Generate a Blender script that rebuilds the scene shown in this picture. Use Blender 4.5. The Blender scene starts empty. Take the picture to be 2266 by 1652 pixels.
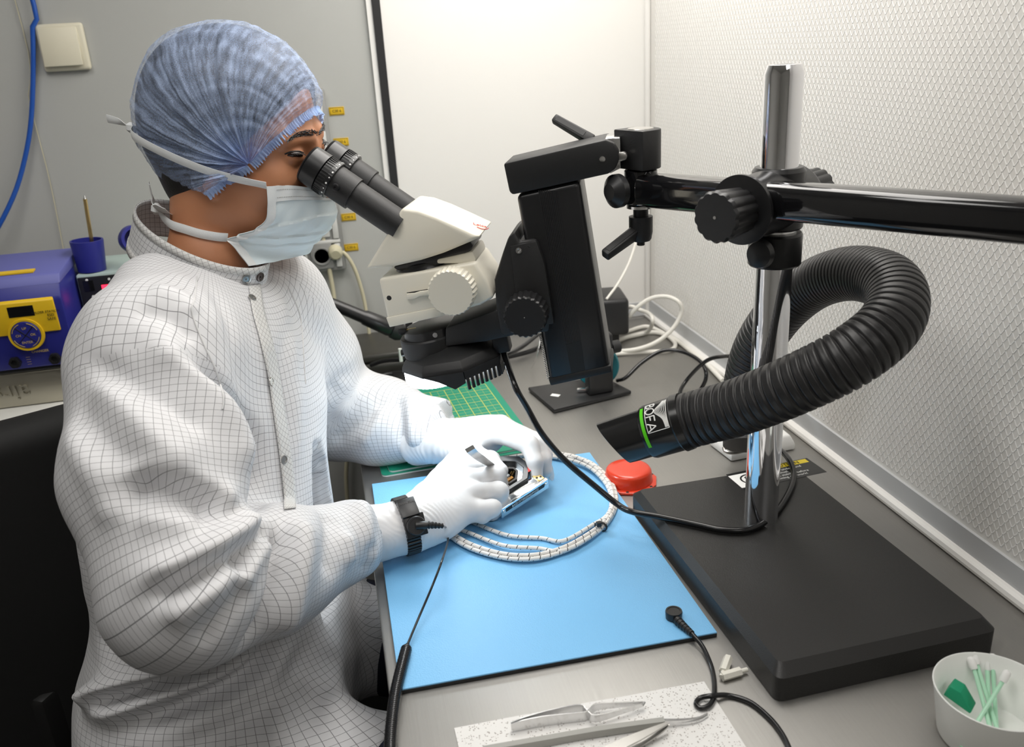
import bpy, bmesh, math, random
import numpy as np
from mathutils import Matrix, Vector
random.seed(4); rng = np.random.default_rng(7)
S = bpy.context.scene
COL = S.collection

# ------------------------------------------------------------------ camera
FPX, IW, IH = 1920.0, 2266.0, 1652.0
CR = np.array([[0.9752372, -0.21392743, -0.05610225],
               [0.12761119, 0.33712671, 0.93277059],
               [-0.18063165, -0.91683185, 0.35607804]])      # world axes seen from the camera
CC = np.array([0.0, 0.0, 0.58])                                # 58 cm above the worktop (z = 0)
cam = bpy.data.cameras.new('camera'); camo = bpy.data.objects.new('camera', cam); COL.objects.link(camo)
cam.sensor_width = 36.0; cam.lens = FPX / IW * 36.0; cam.clip_start = 0.02
M4 = np.eye(4); M4[:3, :3] = CR.T; M4[:3, 3] = CC
camo.matrix_world = Matrix(M4.tolist()); S.camera = camo
cam.dof.use_dof = True; cam.dof.focus_distance = 1.02; cam.dof.aperture_fstop = 7.0

# ------------------------------------------------------------------ world, exposure, lights
S.view_settings.view_transform = 'Standard'; S.view_settings.look = 'None'
S.view_settings.gamma = 1.0; S.view_settings.use_curve_mapping = False
S.view_settings.exposure = 0.4
wd = bpy.data.worlds.new('world'); S.world = wd; wd.use_nodes = True
wd.node_tree.nodes['Background'].inputs[0].default_value = (0.92, 0.95, 1.0, 1)
wd.node_tree.nodes['Background'].inputs[1].default_value = 0.28
def area(name, loc, size, power, col, target):
    l = bpy.data.lights.new(name, 'AREA'); l.shape = 'RECTANGLE'; l.size, l.size_y = size
    l.energy = power; l.color = col
    o = bpy.data.objects.new(name, l); COL.objects.link(o); o.location = loc
    o.rotation_euler = (Vector(target) - Vector(loc)).to_track_quat('-Z', 'Y').to_euler()
    return o
# hood lamp over the worktop, room ceiling panels over the operator and behind the camera
area('hood_lamp_light', (0.36, 1.15, 1.085), (0.42, 0.95), 7.4, (1.0, 0.965, 0.92), (0.36, 1.15, 0))
area('room_lamp_light', (-0.35, 0.55, 1.70), (0.9, 0.9), 13.0, (1.0, 0.975, 0.94), (-0.2, 0.8, 0))
area('rear_lamp_light', (0.5, -1.0, 1.70), (1.2, 0.6), 11.0, (1.0, 0.97, 0.94), (0.3, 0.4, 0))

# ------------------------------------------------------------------ helpers
def ray(u, v):
    d = np.array([u - IW / 2, -(v - IH / 2), -FPX]); return CR.T @ (d / np.linalg.norm(d))
def pz(u, v, z=0.0): r = ray(u, v); return CC + r * ((z - CC[2]) / r[2])
def py(u, v, y): r = ray(u, v); return CC + r * ((y - CC[1]) / r[1])
def pX(u, v, x): r = ray(u, v); return CC + r * ((x - CC[0]) / r[0])
def pd(u, v, d): return CC + ray(u, v) * d
def A(*p): return np.array(p, float)
def nrm(v): v = np.asarray(v, float); return v / (np.linalg.norm(v) + 1e-12)

MATS = {}
def mat(name, col=(.5, .5, .5), rough=.5, metal=0.0, spec=.5, bump=0.0, bscale=200.0, emit=None, estr=0, trans=0.0, alpha=1.0, sss=0.0, coat=0.0, var=0.0, vscale=20.0, aniso=0.0):
    m = bpy.data.materials.new(name); m.use_nodes = True; MATS[name] = m
    nt = m.node_tree; b = nt.nodes['Principled BSDF']
    b.inputs['Base Color'].default_value = (*col, 1); b.inputs['Roughness'].default_value = rough
    b.inputs['Metallic'].default_value = metal; b.inputs['Specular IOR Level'].default_value = spec
    b.inputs['Transmission Weight'].default_value = trans; b.inputs['Alpha'].default_value = alpha
    b.inputs['Coat Weight'].default_value = coat
    b.inputs['Anisotropic'].default_value = aniso
    if sss: b.inputs['Subsurface Weight'].default_value = sss; b.inputs['Subsurface Radius'].default_value = (.01, .006, .004)
    if emit: b.inputs['Emission Color'].default_value = (*emit, 1); b.inputs['Emission Strength'].default_value = estr
    if bump or var:
        tc = nt.nodes.new('ShaderNodeTexCoord')
    if bump:
        n = nt.nodes.new('ShaderNodeTexNoise'); n.inputs['Scale'].default_value = bscale; n.inputs['Detail'].default_value = 3
        bp = nt.nodes.new('ShaderNodeBump'); bp.inputs['Strength'].default_value = bump; bp.inputs['Distance'].default_value = .001
        nt.links.new(tc.outputs['Object'], n.inputs['Vector']); nt.links.new(n.outputs['Fac'], bp.inputs['Height']); nt.links.new(bp.outputs['Normal'], b.inputs['Normal'])
    if var:
        n2 = nt.nodes.new('ShaderNodeTexNoise'); n2.inputs['Scale'].default_value = vscale; n2.inputs['Detail'].default_value = 4
        hs = nt.nodes.new('ShaderNodeMix'); hs.data_type = 'RGBA'
        hs.inputs[6].default_value = (*[c * (1 - var) for c in col], 1); hs.inputs[7].default_value = (*[min(1, c * (1 + var)) for c in col], 1)
        nt.links.new(tc.outputs['Object'], n2.inputs['Vector']); nt.links.new(n2.outputs['Fac'], hs.inputs[0]); nt.links.new(hs.outputs[2], b.inputs['Base Color'])
    return m
def BS(m): return m.node_tree.nodes['Principled BSDF']

ROOT_OF = {}
def thing(name, label, cat, loc=(0, 0, 0), group=None, kind=None):
    o = bpy.data.objects.new(name, None); COL.objects.link(o); o.location = loc; o.empty_display_size = .02
    tag(o, label, cat, group, kind); ROOT_OF[o.name] = A(*loc); return o
def tag(o, label=None, cat=None, group=None, kind=None):
    if label: o['label'] = label
    if cat: o['category'] = cat
    if group: o['group'] = group
    if kind: o['kind'] = kind
    return o
def ob(name, vf, m, parent=None, loc=None, smooth=35, uv=None, kind=None, label=None):
    """one mesh object from world-space (verts, faces); children store their verts relative to their thing's base"""
    v, f = vf; v = np.asarray(v, float)
    base = ROOT_OF[parent.name] if parent is not None else (A(*loc) if loc is not None else A(0, 0, 0))
    me = bpy.data.meshes.new(name)
    me.from_pydata((v - base).tolist(), [], [list(map(int, q)) for q in f] if not isinstance(f, np.ndarray) else f.tolist())
    me.validate(); me.update()
    if smooth:
        me.polygons.foreach_set('use_smooth', [True] * len(me.polygons))
        if smooth < 180: me.set_sharp_from_angle(angle=math.radians(smooth))
    me.materials.append(m if not isinstance(m, str) else MATS[m])
    o = bpy.data.objects.new(name, me); COL.objects.link(o)
    if parent is not None: o.parent = parent; ROOT_OF[o.name] = base
    else: o.location = base; ROOT_OF[o.name] = base
    if kind: o['kind'] = kind
    if label: o['label'] = label
    return o
def cat_vf(*vfs):
    V, F, n = [], [], 0
    for v, f in vfs:
        v = np.asarray(v, float); V.append(v); F += [[int(i) + n for i in q] for q in f]; n += len(v)
    return np.concatenate(V), F
def basis(ax, up=(0, 0, 1)):
    ax = nrm(ax); up = A(*up)
    if abs(ax @ nrm(up)) > .98: up = A(1, 0, 0) if abs(ax[0]) < .9 else A(0, 1, 0)
    x = nrm(np.cross(up, ax)); y = np.cross(ax, x); return x, y, ax
def lathe(prof, p0, ax, n=32, ripple=None, up=(0, 0, 1), caps=True, squash=None):
    """prof: [(t, r)] along the axis; ripple(t_index, angles) -> factor"""
    x, y, a = basis(ax, up); p0 = np.asarray(p0, float); an = np.linspace(0, 2 * np.pi, n, endpoint=False)
    V, F = [], []
    for i, (t, r) in enumerate(prof):
        k = np.ones(n) if ripple is None else ripple(i, an)
        sx, sy = (1, 1) if squash is None else squash
        V.append(p0 + a * t + np.outer(np.cos(an) * r * k * sx, x) + np.outer(np.sin(an) * r * k * sy, y))
    V = np.concatenate(V)
    for i in range(len(prof) - 1):
        for j in range(n):
            j2 = (j + 1) % n; F.append([i * n + j, i * n + j2, (i + 1) * n + j2, (i + 1) * n + j])
    if caps:
        F.append(list(range(n))[::-1]); F.append([(len(prof) - 1) * n + j for j in range(n)])
    return V, F
def cyl(p0, p1, r, n=24, r2=None, bev=0.0):
    p0, p1 = A(*p0), A(*p1); L = np.linalg.norm(p1 - p0); r2 = r if r2 is None else r2
    pr = [(0, r), (L, r2)] if not bev else [(0, r - bev), (bev, r), (L - bev, r2), (L, r2 - bev)]
    return lathe(pr, p0, p1 - p0, n)
def bm_vf(bm):
    bm.verts.index_update(); v = np.array([x.co[:] for x in bm.verts]); f = [[x.index for x in q.verts] for q in bm.faces]; bm.free(); return v, f
def vf_bm(vf):
    bm = bmesh.new(); vs = [bm.verts.new(p) for p in np.asarray(vf[0]).tolist()]
    for q in vf[1]:
        try: bm.faces.new([vs[i] for i in q])
        except ValueError: pass
    bm.normal_update(); return bm
def bev(vf, w, seg=2, ang=25):
    bm = vf_bm(vf); bmesh.ops.recalc_face_normals(bm, faces=bm.faces)
    es = [e for e in bm.edges if len(e.link_faces) == 2 and e.calc_face_angle(0) > math.radians(ang)]
    bmesh.ops.bevel(bm, geom=es, offset=w, segments=seg, profile=.5, affect='EDGES', clamp_overlap=True)
    return bm_vf(bm)
def box(lo, hi):
    (a, b, c), (d, e, f) = lo, hi
    return A([a, b, c], [d, b, c], [d, e, c], [a, e, c], [a, b, f], [d, b, f], [d, e, f], [a, e, f]), [[0, 3, 2, 1], [4, 5, 6, 7], [0, 1, 5, 4], [1, 2, 6, 5], [2, 3, 7, 6], [3, 0, 4, 7]]
def rbox(lo, hi, w=.002, seg=2): return bev(box(lo, hi), w, seg)
def obox(c, ex, ey, ez, w=0, seg=2):
    """box centred at c with half-extent vectors"""
    c, ex, ey, ez = map(lambda q: np.asarray(q, float), (c, ex, ey, ez)); V, F = box((-1, -1, -1), (1, 1, 1))
    V = c + np.outer(V[:, 0], ex) + np.outer(V[:, 1], ey) + np.outer(V[:, 2], ez)
    return bev((V, F), w, seg) if w else (V, F)
def prism(poly, off):
    """poly: Nx3 points, off: extrusion vector"""
    P = np.asarray(poly, float); n = len(P); V = np.concatenate([P, P + np.asarray(off, float)])
    F = [list(range(n))[::-1], [n + i for i in range(n)]] + [[i, (i + 1) % n, n + (i + 1) % n, n + i] for i in range(n)]
    return V, F
def spline(P, n=100, closed=False):
    """Catmull-Rom through P, resampled evenly"""
    P = np.asarray(P, float)
    if closed: Q = np.concatenate([P[-1:], P, P[:2]])
    else: Q = np.concatenate([2 * P[:1] - P[1:2], P, 2 * P[-1:] - P[-2:-1]])
    out = []
    for i in range(len(Q) - 3):
        p0, p1, p2, p3 = Q[i:i + 4]
        for t in np.linspace(0, 1, 24, endpoint=False):
            out.append(.5 * ((2 * p1) + (-p0 + p2) * t + (2 * p0 - 5 * p1 + 4 * p2 - p3) * t * t + (-p0 + 3 * p1 - 3 * p2 + p3) * t ** 3))
    if not closed: out.append(Q[-2])
    else: out.append(out[0])
    out = np.array(out); s = np.concatenate([[0], np.cumsum(np.linalg.norm(np.diff(out, axis=0), axis=1))])
    tt = np.linspace(0, s[-1], n); return np.stack([np.interp(tt, s, out[:, k]) for k in range(out.shape[1])], 1)
def frames(C):
    T = np.gradient(C, axis=0); T /= np.linalg.norm(T, axis=1)[:, None] + 1e-12
    x, y, _ = basis(T[0]); X = [x]
    for i in range(1, len(C)):
        x = X[-1] - T[i] * (X[-1] @ T[i]); X.append(nrm(x))
    X = np.array(X); return T, X, np.cross(T, X)
def tube(C, r, n=10, caps=True, squash=None):
    """sweep along polyline C; r scalar or per-point"""
    C = np.asarray(C, float); r = np.broadcast_to(np.asarray(r, float), (len(C),)); T, X, Y = frames(C)
    an = np.linspace(0, 2 * np.pi, n, endpoint=False); sx, sy = squash or (1, 1)
    V = (C[:, None] + (np.cos(an)[None, :, None] * X[:, None] * sx + np.sin(an)[None, :, None] * Y[:, None] * sy) * r[:, None, None]).reshape(-1, 3)
    F = []
    for i in range(len(C) - 1):
        for j in range(n):
            j2 = (j + 1) % n; F.append([i * n + j, i * n + j2, (i + 1) * n + j2, (i + 1) * n + j])
    if caps: F.append(list(range(n))[::-1]); F.append([(len(C) - 1) * n + j for j in range(n)])
    return V, F
def cable(name, pts, r, m, n=120, parent=None, label=None, cat=None, closed=False, sides=8):
    o = ob(name, tube(spline(pts, n, closed), r, sides), m, parent, loc=None if parent is not None else pts[0], smooth=60)
    if label and parent is None: tag(o, label, cat)
    return o
def grid_vf(P):
    """P: (a,b,3) array of points"""
    a, b = P.shape[:2]; F = [[i * b + j, i * b + j + 1, (i + 1) * b + j + 1, (i + 1) * b + j] for i in range(a - 1) for j in range(b - 1)]
    return P.reshape(-1, 3), F
def thick(vf, t):
    bm = vf_bm(vf); bmesh.ops.recalc_face_normals(bm, faces=bm.faces); bmesh.ops.solidify(bm, geom=bm.faces[:], thickness=t); return bm_vf(bm)
def text(name, s, size, origin, xd, yd, m, parent, ext=.0001, align='CENTER', shear=0.0, sx=1.0):
    c = bpy.data.curves.new(name, 'FONT'); c.body = s; c.size = size; c.extrude = ext; c.align_x = align; c.align_y = 'CENTER'; c.shear = shear; c.resolution_u = 3
    t = bpy.data.objects.new(name, c); COL.objects.link(t)
    dg = bpy.context.evaluated_depsgraph_get(); me = bpy.data.meshes.new_from_object(t.evaluated_get(dg))
    bpy.data.objects.remove(t); bpy.data.curves.remove(c)
    V = np.zeros(len(me.vertices) * 3); me.vertices.foreach_get('co', V); V = V.reshape(-1, 3); V[:, 0] *= sx
    F = [list(p.vertices) for p in me.polygons]; bpy.data.meshes.remove(me)
    xd, yd = nrm(xd), nrm(yd); zd = np.cross(xd, yd)
    W = np.asarray(origin, float) + np.outer(V[:, 0], xd) + np.outer(V[:, 1], yd) + np.outer(V[:, 2] + ext, zd)
    return ob(name, (W, F), m, parent, smooth=0)

# ------------------------------------------------------------------ signed distance modelling (for bodies and cloth)
def sd_cone(P, a, b, ra, rb):
    a, b = np.asarray(a, float), np.asarray(b, float); ba = b - a; h = np.clip(((P - a) @ ba) / (ba @ ba), 0, 1)
    return np.linalg.norm(P - a - h[:, None] * ba, axis=1) - (ra + (rb - ra) * h)
def sd_ell(P, c, r, R=None):
    Q = P - np.asarray(c, float)
    if R is not None: Q = Q @ R
    r = np.asarray(r, float); k0 = np.linalg.norm(Q / r, axis=1); k1 = np.linalg.norm(Q / (r * r), axis=1) + 1e-9
    return k0 * (k0 - 1) / k1
def sd_box(P, c, h, r, R=None):
    Q = P - np.asarray(c, float)
    if R is not None: Q = Q @ R
    q = np.abs(Q) - (np.asarray(h, float) - r); return np.linalg.norm(np.maximum(q, 0), axis=1) + np.minimum(q.max(1), 0) - r
def smin(a, b, k):
    h = np.clip(.5 + .5 * (b - a) / k, 0, 1); return b + (a - b) * h - k * h * (1 - h)
def smax(a, b, k): return -smin(-a, -b, k)
def chain(P, pts, rad, k=0.0):
    d = None
    for i in range(len(pts) - 1):
        e = sd_cone(P, pts[i], pts[i + 1], rad[i], rad[i + 1]); d = e if d is None else (smin(d, e, k) if k else np.minimum(d, e))
    return d
def nets(fn, lo, hi, h, coarse=4):
    """surface nets over fn; only blocks near the surface are evaluated finely"""
    lo, hi = A(*lo), A(*hi); nb = np.ceil((hi - lo) / (h * coarse)).astype(int); N = nb * coarse + 1
    ax = [lo[k] + np.arange(N[k]) * h for k in range(3)]
    cc = [lo[k] + (np.arange(nb[k]) + .5) * h * coarse for k in range(3)]
    G = np.stack(np.meshgrid(*cc, indexing='ij'), -1).reshape(-1, 3); dc = fn(G)
    near = (np.abs(dc) < h * coarse * 1.35).reshape(nb)
    V = np.where(dc.reshape(nb) < 0, -1.0, 1.0).repeat(coarse, 0).repeat(coarse, 1).repeat(coarse, 2)
    V = np.pad(V, ((0, 1), (0, 1), (0, 1)), mode='edge')
    fine = near.repeat(coarse, 0).repeat(coarse, 1).repeat(coarse, 2); fm = np.zeros(N, bool)
    for dx in (0, 1):
        for dy in (0, 1):
            for dz in (0, 1): fm[dx:dx + fine.shape[0], dy:dy + fine.shape[1], dz:dz + fine.shape[2]] |= fine
    I = np.argwhere(fm); Pn = np.stack([ax[k][I[:, k]] for k in range(3)], 1)
    V[fm] = np.concatenate([fn(Pn[i:i + 400000]) for i in range(0, len(Pn), 400000)])
    ins = V < 0
    c = [ins[dx:N[0] - 1 + dx, dy:N[1] - 1 + dy, dz:N[2] - 1 + dz] for dx in (0, 1) for dy in (0, 1) for dz in (0, 1)]
    s = sum(x.astype(np.int8) for x in c); act = (s > 0) & (s < 8); ids = -np.ones(act.shape, int); L = np.argwhere(act); ids[act] = np.arange(len(L))
    acc = np.zeros((len(L), 3)); cnt = np.zeros(len(L))
    offs = [np.array([dx, dy, dz]) for dx in (0, 1) for dy in (0, 1) for dz in (0, 1)]
    for i in range(8):
        for j in range(i + 1, 8):
            if np.abs(offs[i] - offs[j]).sum() != 1: continue
            a = V[tuple((L + offs[i]).T)]; b = V[tuple((L + offs[j]).T)]; m = (a < 0) != (b < 0); t = (a / (a - b + 1e-15))[m]
            acc[m] += L[m] + offs[i] + t[:, None] * (offs[j] - offs[i]); cnt[m] += 1
    verts = lo + acc / cnt[:, None] * h; F = []
    for k in range(3):
        sl0 = [slice(None)] * 3; sl1 = [slice(None)] * 3; sl0[k] = slice(0, N[k] - 1); sl1[k] = slice(1, N[k])
        x = np.argwhere(ins[tuple(sl0)] != ins[tuple(sl1)]); k1, k2 = (k + 1) % 3, (k + 2) % 3
        ok = (x[:, k1] > 0) & (x[:, k2] > 0) & (x[:, k1] < N[k1] - 1) & (x[:, k2] < N[k2] - 1); x = x[ok]
        e1 = np.zeros(3, int); e1[k1] = 1; e2 = np.zeros(3, int); e2[k2] = 1
        q = np.stack([ids[tuple((x - e1 - e2).T)], ids[tuple((x - e2).T)], ids[tuple(x.T)], ids[tuple((x - e1).T)]], 1)
        fl = ins[tuple(x.T)]; q[~fl] = q[~fl][:, ::-1]; F.append(q)
    F = np.concatenate(F); F = F[(F >= 0).all(1)]
    return verts, F
def normals(V, F):
    n = np.cross(V[F[:, 2]] - V[F[:, 0]], V[F[:, 3]] - V[F[:, 1]]); N = np.zeros_like(V)
    for k in range(4): np.add.at(N, F[:, k], n)
    return N / (np.linalg.norm(N, axis=1)[:, None] + 1e-12)
def relax(V, F, it=2, w=.5):
    E = np.concatenate([F[:, [0, 1]], F[:, [1, 2]], F[:, [2, 3]], F[:, [3, 0]]])
    for _ in range(it):
        acc = np.zeros_like(V); c = np.zeros(len(V)); np.add.at(acc, E[:, 0], V[E[:, 1]]); np.add.at(acc, E[:, 1], V[E[:, 0]]); np.add.at(c, E[:, 0], 1); np.add.at(c, E[:, 1], 1)
        V = V + w * (acc / np.maximum(c, 1)[:, None] - V)
    return V
def seg_dist(P, C):
    """distance to polyline C (k,3), with parameter 0..1"""
    best = np.full(len(P), 1e9); par = np.zeros(len(P)); n = len(C) - 1
    for i in range(n):
        a, b = C[i], C[i + 1]; ba = b - a; h = np.clip(((P - a) @ ba) / (ba @ ba + 1e-12), 0, 1); d = np.linalg.norm(P - a - h[:, None] * ba, axis=1)
        m = d < best; best[m] = d[m]; par[m] = (i + h[m]) / n
    return best, par
# ------------------------------------------------------------------ materials
mat('wall_grey', (.44, .445, .425), .75, bump=.08, bscale=60, var=.02, vscale=3)
mat('panel_white', (.83, .815, .785), .4, bump=.02, bscale=30)
mat('white_paint', (.83, .82, .79), .45)
mat('mesh_ground', (.75, .732, .695), .5)
mat('mesh_white', (.92, .91, .885), .5)
mat('black_rubber', (.012, .012, .013), .55)
mat('black_paint', (.014, .0135, .013), .42, bump=.25, bscale=900)
mat('black_matt', (.012, .012, .0125), .5, bump=.08, bscale=700)
mat('black_satin', (.012, .012, .013), .3)
mat('black_gloss', (.008, .008, .009), .09, coat=.5)
mat('black_plastic', (.016, .016, .017), .38, bump=.05, bscale=500)
mat('chrome', (.88, .88, .9), .05, 1.0)
mat('bright_metal', (.8, .8, .8), .18, 1.0)
mat('grey_metal', (.45, .44, .42), .35, 1.0)
mat('brass', (.72, .55, .25), .28, 1.0)
mat('ivory', (.76, .725, .62), .36, coat=.15)
mat('cream_plastic', (.70, .66, .52), .5)
mat('blue_plastic', (.022, .026, .24), .4)
mat('yellow_plastic', (.80, .52, .015), .45)
mat('blue_cable', (.015, .09, .42), .35)
mat('beige_cable', (.58, .54, .38), .45)
mat('white_cable', (.80, .78, .72), .45)
mat('black_cable', (.01, .01, .011), .22)
mat('red_led', (.6, .0, .02), .4, emit=(1, .02, .05), estr=2.5)
mat('floor_dark', (.02, .02, .02), .6, var=.3, vscale=8)
mat('white_lamp', (1, 1, 1), .5, emit=(1, .97, .92), estr=4)
mat('print_white', (.85, .85, .83), .5)
mat('print_black', (.01, .01, .01), .5)
mat('print_gold', (.6, .45, .12), .5)
m = mat('steel', (.55, .53, .50), .36, 1.0)
def brushed(m, axis, lo, hi, base):
    nt = m.node_tree; b = BS(m); tc = nt.nodes.new('ShaderNodeTexCoord'); mp = nt.nodes.new('ShaderNodeMapping')
    mp.inputs['Scale'].default_value = axis; n = nt.nodes.new('ShaderNodeTexNoise'); n.inputs['Scale'].default_value = 1.0; n.inputs['Detail'].default_value = 5
    nt.links.new(tc.outputs['Object'], mp.inputs[0]); nt.links.new(mp.outputs[0], n.inputs['Vector'])
    r = nt.nodes.new('ShaderNodeMapRange'); r.inputs[3].default_value = lo; r.inputs[4].default_value = hi
    nt.links.new(n.outputs['Fac'], r.inputs[0]); nt.links.new(r.outputs[0], b.inputs['Roughness'])
    n2 = nt.nodes.new('ShaderNodeTexNoise'); n2.inputs['Scale'].default_value = 7; nt.links.new(tc.outputs['Object'], n2.inputs['Vector'])
    mx = nt.nodes.new('ShaderNodeMix'); mx.data_type = 'RGBA'; mx.inputs[6].default_value = (*[c * .86 for c in base], 1); mx.inputs[7].default_value = (*[c * 1.1 for c in base], 1)
    nt.links.new(n2.outputs['Fac'], mx.inputs[0]); nt.links.new(mx.outputs[2], b.inputs['Base Color'])
    bp = nt.nodes.new('ShaderNodeBump'); bp.inputs['Strength'].default_value = .12; bp.inputs['Distance'].default_value = .0005
    nt.links.new(n.outputs['Fac'], bp.inputs['Height']); nt.links.new(bp.outputs[0], b.inputs['Normal'])
brushed(m, (600, 12, 12), .44, .60, (.42, .41, .39))
brushed(mat('steel_case', (.6, .57, .5), .4, 1.0), (20, 20, 500), .35, .5, (.50, .475, .40))

# ------------------------------------------------------------------ the setting
XR, YB, ZF, ZC = 0.657, 1.74, -0.78, 1.75
def struct(name, vf, m, parent=None, smooth=30, label=None):
    o = ob(name, vf, m, parent, smooth=smooth); o['kind'] = 'structure'
    if label: o['label'] = label
    return o
struct('floor', box((-2.6, -2.2, ZF - .05), (XR + .05, YB + .08, ZF)), 'floor_dark', label='dark floor below the worktop and chair')
struct('ceiling', box((-2.6, -2.2, ZC), (XR + .05, YB + .08, ZC + .05)), 'white_paint')
struct('wall_back', box((-2.6, YB, ZF), (XR + .05, YB + .08, ZC)), 'wall_grey', label='grey painted wall behind the operator')
struct('wall_left', box((-2.65, -2.2, ZF), (-2.6, YB + .08, ZC)), 'white_paint')
struct('wall_front', box((-2.6, -2.25, ZF), (XR + .05, -2.2, ZC)), 'white_paint')
struct('wall_panel', box((.137, YB - .006, -.02), (XR, YB, 1.1)), 'panel_white', label='smooth white panel at the back of the bench')
wr = struct('wall_right', box((XR, -2.2, ZF), (XR + .05, YB + .08, ZC)), 'mesh_ground', label='white wall with a diamond mesh relief')
struct('trim_1', box((.122, YB - .012, .0), (.137, YB + .0, 1.1)), 'black_rubber', label='black rubber seal edging the white panel')
struct('trim_2', box((.112, YB - .008, .0), (.122, YB + .0, 1.1)), 'white_paint', label='white strip beside the black seal')
struct('trim_3', rbox((XR - .011, YB - .017, .0), (XR, YB - .006, 1.1), .004), 'panel_white', label='corner profile between the white walls')
mat('strip_grey', (.50, .51, .52), .4)
struct('baseboard_right', box((XR - .004, .05, .010), (XR, YB - .006, .040)), 'strip_grey', label='grey strip along the foot of the mesh wall')
struct('trim_4', tube(np.array([[XR - .006, y, .006] for y in np.linspace(.05, YB - .01, 12)]), .0075, 10), 'panel_white', label='white sealant bead along the worktop edge')
struct('trim_5', box((.137, YB - .010, .004), (XR, YB - .006, .034)), 'strip_grey', label='grey strip along the foot of the white panel')
# diamond mesh: thin strands standing just proud of the wall
def diamonds():
    V, F = [], []; dy, dz, w, t = .0100, .0146, .0012, .00025; y0, y1, z0, z1 = .12, 1.70, .045, 1.02
    ny, nz = int((y1 - y0) / dy), int((z1 - z0) / (dz / 2)); x0, x1 = XR - t, XR + .0005; k = 0
    for j in range(nz):                       # rows of half cells, one slanting strand for each half cell
        za, zb = z0 + j * dz / 2, z0 + (j + 1) * dz / 2
        for i in range(ny):
            ya = y0 + i * dy
            for s in (0, 1):
                yc = ya + dy / 2; p, q = ((ya, yc) if (j % 2 == 0) else (yc, ya)) if s == 0 else ((ya + dy, yc) if (j % 2 == 0) else (yc, ya + dy))
                V += [(x1, p - w, za), (x0, p - w * .5, za), (x0, p + w * .5, za), (x1, p + w, za), (x1, q - w, zb), (x0, q - w * .5, zb), (x0, q + w * .5, zb), (x1, q + w, zb)]
                F += [[k, k + 1, k + 5, k + 4], [k + 1, k + 2, k + 6, k + 5], [k + 2, k + 3, k + 7, k + 6]]; k += 8
    return np.array(V), F
ob('diamond_mesh', diamonds(), 'mesh_white', wr, smooth=0, kind='stuff', label='raised white diamond mesh')
struct('ceiling_hood', box((.05, .2, 1.10), (XR, YB, 1.13)), 'white_paint', label='hood over the worktop')
lp = thing('hood_lamp', 'flat white lamp under the hood above the worktop', 'lamp', (.36, 1.15, 1.10))
ob('lamp_housing', rbox((.13, .65, 1.0905), (.59, 1.65, 1.10), .003), 'white_paint', lp)
for nm, cx, cy, sx, sy, lb in (('ceiling_lamp', -.35, .55, .9, .9, 'square ceiling lamp above the operator'), ('ceiling_lamp', .5, -1.0, 1.2, .6, 'long ceiling lamp behind the photographer')):
    lp = thing(nm, lb, 'lamp', (cx, cy, ZC)); ob('lamp_housing', rbox((cx - sx / 2 - .03, cy - sy / 2 - .03, ZC - .03), (cx + sx / 2 + .03, cy + sy / 2 + .03, ZC), .004), 'white_paint', lp)

# ------------------------------------------------------------------ worktop
wt = thing('worktop', 'brushed stainless steel worktop under the microscope stand', 'table', (.32, .9, ZF))
ob('tabletop', rbox((-.004, .12, -.034), (XR - .002, YB - .012, 0), .003, 2), 'steel', wt)
for lx in (.08, .60):
    for ly in (.25, 1.60): ob('leg', rbox((lx - .02, ly - .02, ZF), (lx + .02, ly + .02, -.034), .003), 'grey_metal', wt)
ob('crossbar', rbox((.06, .30, -.18), (.10, 1.6, -.14), .003), 'grey_metal', wt)

# ------------------------------------------------------------------ left bench and its equipment
cb = thing('cabinet', 'pale cabinet bench behind the chair carrying the soldering station', 'cabinet', (-1.0, 1.6, ZF))
mat('cabinet_white', (.72, .72, .68), .5)
ob('body', rbox((-1.60, 1.475, -.375), (-.30, YB - .002, .04), .003), 'cabinet_white', cb)
ob('benchtop', rbox((-1.62, 1.40, .04), (-.27, YB - .002, .06), .003), 'cabinet_white', cb)
for lx in (-1.55, -.36):
    for ly in (1.52, 1.70): ob('leg', rbox((lx - .02, ly - .02, ZF), (lx + .02, ly + .02, -.375), .003), 'black_matt', cb)
for i in range(3): d = ob('drawer', rbox((-1.58 + i * .42, 1.466, -.36), (-1.18 + i * .42, 1.476, .03), .002), 'cabinet_white', cb)

sc = thing('steel_case', 'brushed steel case with embossed lettering under the blue station', 'case', (-.62, 1.56, .06))
ob('body', rbox((-.84, 1.478, .061), (-.43, 1.66, .121), .004, 3), 'steel_case', sc)
t_ = text('lettering', 'airside', .040, (-.575, 1.477, .088), (-1, 0, .03), (.03, 0, -1), 'steel_case', sc, ext=.0014, shear=-.1)

ss = thing('soldering_station', 'blue and yellow soldering station with round button pad', 'instrument', (-.54, 1.56, .121))
SY = 1.462
mat('blue_top', (.13, .14, .42), .5)
body = [(SY + .006, .128), (SY, .186), (SY - .002, .242), (SY + .016, .275), (SY + .15, .288), (SY + .15, .128)]
ob('body', bev(prism([(-.645, y, z) for y, z in body], (.21, 0, 0)), .004, 2), 'blue_plastic', ss)
ob('top_cover', bev(prism([(-.646, SY + .008, .262), (-.646, SY + .018, .278), (-.646, SY + .152, .291), (-.646, SY + .152, .272)], (.212, 0, 0)), .003, 2), 'blue_top', ss)
ob('front_bezel', bev(prism([(-.645, SY - .004, .189), (-.645, SY - .006, .241), (-.645, SY + .004, .247), (-.645, SY + .004, .187)], (.198, 0, 0)), .002, 2), 'yellow_plastic', ss)
ob('yellow_stripe', obox((-.56, SY + .034, .2815), (.085, 0, 0), (0, .007, .0007), (0, 0, .0012)), 'yellow_plastic', ss)
ob('display', obox((-.497, SY - .0052, .2265), (.019, 0, 0), (0, .0006, 0), (0, 0, .0085)), 'black_gloss', ss)
cpd = A(-.498, SY - .003, .188)
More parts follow.
